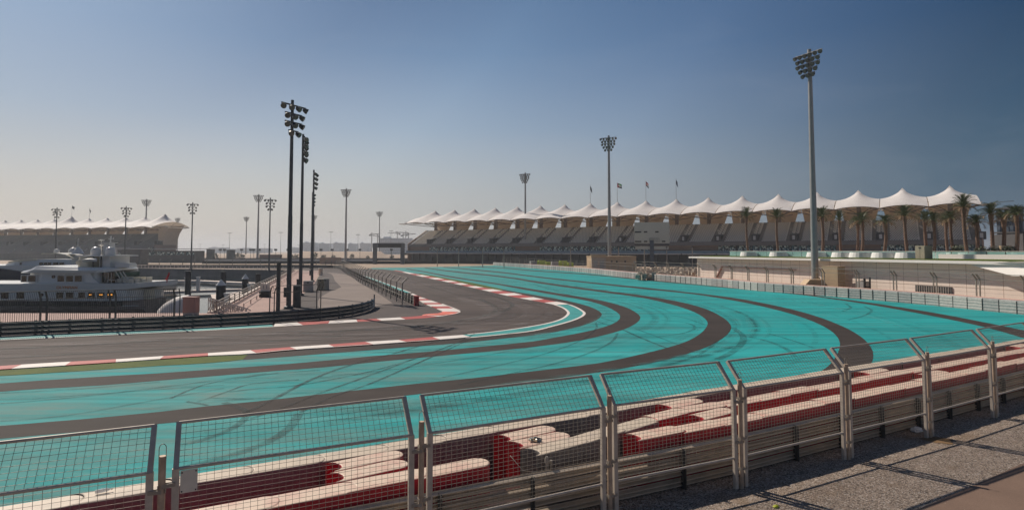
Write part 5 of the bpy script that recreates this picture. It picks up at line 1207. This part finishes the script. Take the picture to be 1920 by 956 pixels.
    m = MB(); m.box((X(208), Yc - 1, z(499)), (1.9, 1.6, .45)); m.box((X(208), Yc - 1, z(496)), (1.6, 1.5, .3)); m.build('sun_bed', 'gelcoat', t_)
    m = MB(); prof = []
    for x, zz, w in ((143, 489, .05), (146, 488, .5), (152, 486.5, .62), (160, 486, .55), (170, 486.5, .1)): prof.append([(X(x), Yc - 2.9 - w, z(zz)), (X(x), Yc - 2.9, z(zz + 5)), (X(x), Yc - 2.9 + w, z(zz)), (X(x), Yc - 2.9, z(zz - 2))])
    loft(m, prof); m.build('tender', 'gelcoat', t_)
    # name in raised letters
    cu = bpy.data.curves.new('name_text', 'FONT'); cu.body = 'OLYMPIAN'; cu.size = .62; cu.extrude = .02; cu.space_character = 1.08
    tmp = bpy.data.objects.new('tmp', cu); COL.objects.link(tmp); dg = bpy.context.evaluated_depsgraph_get(); dg.update(); me = bpy.data.meshes.new_from_object(tmp.evaluated_get(dg)); bpy.data.objects.remove(tmp)
    me.materials.clear(); me.materials.append(M['gold_letter']); o = bpy.data.objects.new('name_lettering', me); COL.objects.link(o); o.parent = up; w = max(v.co.x for v in me.vertices)
    o.rotation_euler = (math.pi / 2, 0, 0); s = (X(150) - X(111)) / w; o.scale = (s, min(1.0, s), 1); o.location = (X(111), Yc - hb - .14, z(541))
    return t_
yacht('large white superyacht with dark hull and two radar domes, moored stern right', 318, 76, .0691)
# second yacht, farther and higher
def yacht2():
    Y = 104; k = Y / FPX; z = lambda y: 6 - (y - 470) * k; X = lambda px: (px - 960) / FPX * Y; Yc = Y + 3.6
    t_ = thing('motor_yacht', 'smaller white yacht with navy hull behind the superyacht at the left', 'yacht')
    m = MB(); secs = []
    for x, zt, w in ((90, 512, 3.0), (40, 508, 3.5), (-20, 500, 3.4), (-90, 495, 2.4), (-150, 490, .2)): secs.append([(X(x), Yc - w, z(zt)), (X(x), Yc - w * .8, -2.6), (X(x), Yc + w * .8, -2.6), (X(x), Yc + w, z(zt))])
    loft(m, secs); m.build('hull', 'hull_navy', t_)
    m = MB(); secs = []
    for x, a, b, w in ((110, 497, 513, 3.0), (40, 497, 511, 3.4), (-10, 498, 503, 3.4), (-60, 496, 499, 2.8)): secs.append([(X(x), Yc - w, z(b)), (X(x), Yc - w, z(a)), (X(x), Yc + w, z(a)), (X(x), Yc + w, z(b))])
    loft(m, secs); m.build('bulwark', 'gelcoat', t_)
    m = MB(); secs = []
    for x, a, b, w in ((125, 487, 498, 2.4), (70, 486, 498, 2.7), (20, 489, 498, 2.7), (-2, 495, 498, 2.0)): secs.append([(X(x), Yc - w, z(b)), (X(x), Yc - w * .9, z(a)), (X(x), Yc + w * .9, z(a)), (X(x), Yc + w, z(b))])
    loft(m, secs); hs = m.build('deck_house', 'gelcoat', t_)
    m = MB(); secs = []
    for x, a, b, w in ((62, 486, 488.5, 2.6), (30, 486.5, 490, 2.8), (4, 491, 493, 2.2)): secs.append([(X(x), Yc - w, z(b)), (X(x), Yc - w, z(a)), (X(x), Yc + w, z(a)), (X(x), Yc + w, z(b))])
    loft(m, secs); m.build('visor_roof', 'gelcoat_cream', t_)
    for a, b in ((31, 34), (68, 74), (76.5, 82), (84, 89.5), (94, 98), (99, 103), (106, 114)):
        m = MB(); m.box(((X(a) + X(b)) / 2, Yc - 2.66, z(494.5)), (X(b) - X(a), .1, .42)); m.build('window', 'yacht_glass', hs)
    m = MB(); secs = []
    for x, a, b, w in ((62, 475, 476.5, 1.6), (92, 474, 476, 2.0), (110, 477, 481, 2.0), (126, 484, 487, 2.0)): secs.append([(X(x), Yc - w, z(b)), (X(x), Yc - w, z(a)), (X(x), Yc + w, z(a)), (X(x), Yc + w, z(b))])
    loft(m, secs); m.build('hardtop', 'gelcoat_cream', t_)
    for x, r_ in ((78, .45),):
        m = MB(); m.lathe((X(x), Yc, z(475)), [(r_, 0), (r_ * 1.05, .35), (r_ * .7, .75), (.01, .85)], 14); m.build('radome', 'radome', t_)
    m = MB(); m.lathe((X(110), Yc, z(474)), [(.75, 0), (.7, .5), (.3, .9), (.01, 1.0)], 12); m.lathe((X(119), Yc, z(476)), [(1.0, 0), (.6, .7), (.2, 1.2), (.01, 1.3)], 12); m.bar((X(118), Yc, z(470)), (X(119), Yc, z(446)), .12); m.bar((X(114), Yc, z(462)), (X(123), Yc, z(462)), .12); m.build('mast', 'radome', t_)
yacht2()
# small boat bow behind the fence
Y = 66; k = Y / FPX; X = lambda px: (px - 960) / FPX * Y; z = lambda y: 6 - (y - 470) * k
t_ = thing('covered_boat', 'small boat under a silvery cover behind the bar fence', 'boat'); m = MB(); secs = []
for x, a, w in ((286, 582, .3), (300, 569, 1.0), (318, 559, 1.3), (330, 556, 1.35), (342, 554, 1.3), (346, 555, 1.1)):
    secs.append([(X(x), Y + 1.5 + w * math.cos(t), -2.2 + (z(a) + 2.2) * max(0, math.sin(t)) ** .7) for t in [math.pi * j / 8 for j in range(9)]])
loft(m, secs, 0, True, True); m.build('cover', 'membrane', t_); m = MB(); secs = []
for x, w in ((284, .25), (300, 1.0), (320, 1.35), (347, 1.2)): secs.append([(X(x), Y + 1.5 - w, -1.7), (X(x), Y + 1.5 - w * .7, -2.8), (X(x), Y + 1.5 + w * .7, -2.8), (X(x), Y + 1.5 + w, -1.7)])
loft(m, secs); m.build('hull', 'hull_reflections', t_)

# ================================================================== FAR MIDDLE GROUND
def longwall(name, label, x0, x1, Y, h, mat, cat='barrier', th=.6, Y1=None):
    a = PX(x0, 470, Y); b = PX(x1, 470, Y1 or Y); a.z = b.z = h / 2; m = MB(); m.bar(a, b, th, h)
    return tag(m.build(name, mat), label, cat)
sheet('sand_strip', [G(560, 501.6), G(760, 501.2), G(905, 497.8), G(930, 494.2), G(660, 493.0), G(200, 493.4), G(200, 499)], .012, 'sand')
longwall('tyre_barrier', 'long dark tyre barrier beyond the pale sand strip', 380, 985, 268, 1.25, 'black')
longwall('track_wall', 'pale low wall of the far track behind the dark tyre barrier', 300, 700, 330, 1.1, 'slab_pale')
longwall('track_wall', 'dark low wall behind the pale far track wall', 250, 1000, 352, 1.6, 'base_dark')
longwall('catch_wall', 'dull brown wall left of the receding fence end', 600, 640, 262, 3.0, 'stone_brown')
longwall('retaining_wall', 'low dark wall with fence above the far quay at the left', 200, 640, 205, .9, 'base_dark')
for y_, z_, mt in ((487.5, .010, 'track_asphalt'), ):
    sheet('far_track', [G(200, 489.3), G(1000, 488.6), G(1000, 486.2), G(200, 486.6)], z_, mt)
# far berm
m = MB(); rg = random.Random(4); N = 60; vs = []
for j, (Y, hk) in enumerate(((430, 0), (455, .8), (500, 1.0), (560, 0))):
    for i in range(N + 1):
        x = 330 + (800 - 330) * i / N; p = PX(x, 470, Y); h = (2.2 + 3.2 * (1 if 560 < x < 720 else .15) + .5 * noise.noise(Vector((i * .25, j, 0)))) * hk; vs.append((p.x, p.y, h - .05))
m.add(vs, [(j * (N + 1) + i, j * (N + 1) + i + 1, (j + 1) * (N + 1) + i + 1, (j + 1) * (N + 1) + i) for j in range(3) for i in range(N)], 0, True); o = m.build('berm', 'sand'); o['kind'] = 'structure'
pp = None
xs = (391, 413, 453, 420 + 1, 470, 476, 486, 517, 602, 623, 651, 675, 540, 734)
for i, x in enumerate(xs):
    Y = 405; p = PX(x, 470, Y); p.z = 0; l = 'far square-headed speaker post on the skyline, %s from the left' % ORD[sorted(xs).index(x)]
    if pp is None:
        pp = thing('speaker_post', l, 'post', p, 0, 'square-headed posts on the skyline'); m = MB(); m.tube([(0, 0, 0), (0, 0, 6)], .14, 6); m.build('pole', 'pole_dark', pp); m = MB(); m.box((0, 0, 6.6), (1.7, 1.1, 1.4)); m.build('head', 'lamp_dark', pp)
    else: dup(pp, p, 0, l)
for x, l, w, h in ((395, 'dark container-like hut on the skyline, left one', 4.2, 6.8), (433, 'dark container-like hut on the skyline, right one', 4.6, 6.4)):
    p = PX(x, 470, 400); m = MB(); m.box((0, 0, h / 2), (w, 3, h)); m.box((0, 0, h + .1), (w + .4, 3.4, .2)); tag(m.build('hut', 'base_dark', loc=(p.x, p.y, 0)), l, 'hut')
p = PX(508, 470, 398); m = MB(); m.box((0, 0, 1.9), (14, 3, 3.0)); m.box((0, -1.55, 1.9), (13, .1, .3)); tag(m.build('container', 'red_brown', loc=(p.x, p.y, 0)), 'long low red-brown container far left of the dark masts', 'container')
for i, (x, r_) in enumerate(((404, 2.2), (447, 2.4), (456, 1.8), (548, 1.6), (556, 2.0), (589, 2.6), (607, 1.8), (660, 1.9), (625, 1.6), (690, 1.4), (775, 2.0), (735, 1.7))):
    p = PX(x, 470, 395 + (i % 3) * 8); p.z = 0; bush('dark far shrub on the pale ground, %s from the left' % ORD[sorted((404, 447, 456, 548, 556, 589, 607, 660, 625, 690, 775, 735)).index(x)], p, r_, 140, group='far shrubs')
# gantry
p = PX(729, 470, 262); t_ = thing('gantry', 'dark grey track gantry with two thick legs left of the right grandstand', 'gantry', (p.x, p.y, 0), R(3))
for x in (-6.1, 6.1):
    m = MB(); m.box((x, 0, 4.2), (1.7, 1.6, 8.4)); m.build('leg', 'gantry', t_)
m = MB(); m.box((0, 0, 8.3), (14.2, 1.9, 1.9)); m.box((0, 0, 9.3), (13.4, 1.5, .2)); m.build('beam', 'gantry', t_); m = MB(); m.box((.6, -1.0, 8.3), (10.2, .12, 1.5)); m.build('screen', 'black', t_)
m = MB(); m.box((1.2, 6, 4.3), (5.5, 2, .9)); m.bar((1.2, 6, 0), (1.2, 6, 4), .4); o = m.build('trailer_sign', 'black', loc=(p.x + 1, p.y + 30, 0)); tag(o, 'black low sign seen through the gantry', 'sign')
# pit-lane hut row in front of the left stand
p = PX(285, 470, 300); t_ = thing('pit_building', 'long low grey building with thin pale roof edge before the left grandstand', 'building', (p.x, p.y, 0), R(-6))
m = MB(); m.box((3, 0, 3), (46, 8, 6)); m.build('wall', 'base_dark', t_); m = MB(); m.box((2, -1, 6.9), (52, 12, .3)); m.build('roof', 'slab_pale', t_)
for k in range(9):
    m = MB(); m.box((-18 + k * 5.2, -4.06, 4.6), (4.2, .12, 1.6)); m.build('window', 'stand_glass', t_)
p = PX(240, 470, 255); t_ = thing('pier_block', 'grey slanted concrete pier below a thin pale roof end at the left', 'building', (p.x, p.y, 0)); m = MB(); m.slab([(-4.5, 0, 0), (5, 0, 0), (5.5, 0, 6.6), (-2.5, 0, 6.6)], (0, 6, 0)); m.build('wall', 'base_dark', t_); m = MB(); m.bar((-5.2, -.2, 7.2), (-3.2, -.2, 0), .5); m.box((-4.5, 2, 7.3), (5, 5, .25)); m.build('canopy', 'slab_pale', t_)
# hazy skyline
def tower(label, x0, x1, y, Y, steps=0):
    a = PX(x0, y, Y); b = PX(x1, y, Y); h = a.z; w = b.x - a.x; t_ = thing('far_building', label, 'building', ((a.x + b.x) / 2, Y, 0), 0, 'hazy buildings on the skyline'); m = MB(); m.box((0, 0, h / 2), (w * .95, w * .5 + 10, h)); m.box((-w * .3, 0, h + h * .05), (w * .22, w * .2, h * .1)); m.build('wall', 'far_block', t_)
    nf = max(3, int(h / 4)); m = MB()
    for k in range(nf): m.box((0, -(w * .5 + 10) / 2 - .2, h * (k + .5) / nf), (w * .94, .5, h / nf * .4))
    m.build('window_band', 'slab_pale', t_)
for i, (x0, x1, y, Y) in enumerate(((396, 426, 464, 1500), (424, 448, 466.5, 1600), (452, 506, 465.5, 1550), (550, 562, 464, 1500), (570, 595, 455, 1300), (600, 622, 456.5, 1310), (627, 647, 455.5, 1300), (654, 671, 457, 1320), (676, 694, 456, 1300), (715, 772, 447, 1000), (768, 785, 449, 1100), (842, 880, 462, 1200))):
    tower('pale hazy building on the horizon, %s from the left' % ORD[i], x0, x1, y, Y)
def crane(label, x, y, Y, jib, sg):
    p = PX(x, y, Y); h = p.z; t_ = thing('tower_crane', label, 'crane', (p.x, p.y, 0), 0, 'tower cranes on the skyline'); m = MB(); m.bar((0, 0, 0), (0, 0, h + 3), 1.3); m.build('mast', 'crane', t_)
    m = MB(); m.bar((-sg * jib * .3, 0, h), (sg * jib, 0, h + 1.5), 1.2); m.bar((0, 0, h + 3.4), (sg * jib * .7, 0, h + 1.4), .3); m.bar((0, 0, h + 3.4), (-sg * jib * .28, 0, h), .3); m.box((-sg * jib * .25, 0, h - 1.2), (3, 2, 2)); m.build('jib', 'crane', t_)
for i, (x, y, j, sg) in enumerate(((697, 440, 12, 1), (708, 443, 12, -1), (745, 438, 16, -1), (756, 441, 10, 1), (761, 437, 18, -1), (766, 440, 12, 1))):
    crane('thin hazy tower crane above the skyline, %s from the left' % ORD[i], x, y, 1000, j, sg)

# ================================================================== LIGHT, SKY, HAZE
EL = R(41); AZ = math.atan2(-.73, .685)      # sun to the front left
sun = bpy.data.lights.new('sun', 'SUN'); so = bpy.data.objects.new('sun', sun); COL.objects.link(so)
dirv = Vector((math.sin(AZ) * math.cos(EL), math.cos(AZ) * math.cos(EL), math.sin(EL)))
so.rotation_euler = (-dirv).to_track_quat('-Z', 'Y').to_euler(); sun.energy = 4.5; sun.angle = R(.6); sun.color = (1, .90, .78)
w = bpy.data.worlds.new('World'); sc.world = w; w.use_nodes = True; nt = w.node_tree; bgn = nt.nodes['Background']
sky = nt.nodes.new('ShaderNodeTexSky'); sky.sky_type = 'NISHITA'; sky.sun_disc = False; sky.sun_elevation = EL; sky.sun_rotation = AZ
sky.altitude = 0; sky.air_density = 1.0; sky.dust_density = 1.0; sky.ozone_density = 4.0
# polarised, dusty air: deep blue at right angles to the sun, pale and warm along the horizon
tc = nt.nodes.new('ShaderNodeTexCoord'); dp = nt.nodes.new('ShaderNodeVectorMath'); dp.operation = 'DOT_PRODUCT'; dp.inputs[1].default_value = dirv
nt.links.new(tc.outputs['Generated'], dp.inputs[0]); mr = nt.nodes.new('ShaderNodeMapRange'); mr.inputs[1].default_value = -1; nt.links.new(dp.outputs['Value'], mr.inputs[0])
def wramp(src, stops):
    n = nt.nodes.new('ShaderNodeValToRGB'); e = n.color_ramp.elements
    while len(e) < len(stops): e.new(.5)
    for el, (p, c) in zip(e, stops): el.position = p; el.color = (*c, 1)
    nt.links.new(src, n.inputs[0]); return n.outputs[0]
pol = wramp(mr.outputs[0], [(0, (.9, .9, .9)), (.36, (.9, .9, .9)), (.5, (.035, .24, .31)), (.56, (.07, .30, .36)), (.61, (.13, .36, .43)), (.68, (.5, .64, .66)), (.76, (.95, .94, .86)), (.86, (1.04, 1.0, .86)), (.92, (.66, .68, .64)), (1, (.56, .60, .60))])
sz = nt.nodes.new('ShaderNodeSeparateXYZ'); nt.links.new(tc.outputs['Generated'], sz.inputs[0])
hfac = wramp(sz.outputs[2], [(0, (.92,) * 3), (.09, (.74,) * 3), (.2, (.3,) * 3), (.32, (.05,) * 3), (.42, (0, 0, 0))])
hcol = wramp(mr.outputs[0], [(0, (.35, .36, .4)), (.36, (.28, .3, .34)), (.5, (.085, .135, .205)), (.58, (.115, .17, .24)), (.66, (.27, .30, .35)), (.76, (.47, .465, .485)), (.9, (.66, .575, .54)), (1, (.68, .59, .54))])
gm = nt.nodes.new('ShaderNodeGamma'); gm.inputs[1].default_value = 1.3; sk = nt.nodes.new('ShaderNodeMix'); sk.data_type = 'RGBA'; sk.blend_type = 'MULTIPLY'; sk.inputs[0].default_value = 1; nt.links.new(sky.outputs[0], sk.inputs[6]); sk.inputs[7].default_value = (.094, .1, .102, 1)
nt.links.new(sk.outputs[2], gm.inputs[0]); prev = gm.outputs[0]
def wmix(mode, fac, A, B):
    mx = nt.nodes.new('ShaderNodeMix'); mx.data_type = 'RGBA'; mx.blend_type = mode
    for v, i in ((fac, 0), (A, 6), (B, 7)):
        if hasattr(v, 'links'): nt.links.new(v, mx.inputs[i])
        else: mx.inputs[i].default_value = v
    return mx.outputs[2]
prev = wmix('MULTIPLY', 1, prev, pol)
prev = wmix('MIX', hfac, prev, hcol)
wmp = nt.nodes.new('ShaderNodeMapping'); wmp.inputs['Rotation'].default_value = (0, R(35), R(20)); wmp.inputs['Scale'].default_value = (1.2, 5, 7); nt.links.new(tc.outputs['Generated'], wmp.inputs[0])
wn_ = nt.nodes.new('ShaderNodeTexNoise'); wn_.inputs['Scale'].default_value = 1.6; wn_.inputs['Detail'].default_value = 7; wn_.inputs['Roughness'].default_value = .6; wn_.inputs['Distortion'].default_value = .6; nt.links.new(wmp.outputs[0], wn_.inputs['Vector'])
prev = wmix('MIX', wramp(wn_.outputs[0], [(.52, (0, 0, 0)), (.8, (.07, .07, .07))]), prev, (.5, .54, .6, 1))
k10 = wmix('MULTIPLY', 1, prev, (10, 10, 10, 1))
nt.links.new(k10, bgn.inputs[0]); bgn.inputs[1].default_value = .088
HAZE = True
if HAZE:
    hm = bpy.data.materials.new('haze'); hm.use_nodes = True; n = hm.node_tree; n.nodes.remove(n.nodes['Principled BSDF']); pv = n.nodes.new('ShaderNodeVolumePrincipled')
    pv.inputs['Color'].default_value = (.86, .9, .95, 1); pv.inputs['Density'].default_value = .0003; pv.inputs['Anisotropy'].default_value = .3
    n.links.new(pv.outputs[0], n.nodes['Material Output'].inputs['Volume']); M['haze'] = hm
    m = MB(); m.box((0, 1550, 23.5), (5500, 3500, 61)); o = m.build('haze', 'haze'); o['kind'] = 'stuff'
sc.view_settings.view_transform = 'Standard'; sc.view_settings.look = 'None'; sc.view_settings.exposure = 0; sc.view_settings.gamma = 1
sc.cycles.volume_bounces = 0; sc.cycles.max_bounces = 6; sc.cycles.transparent_max_bounces = 16
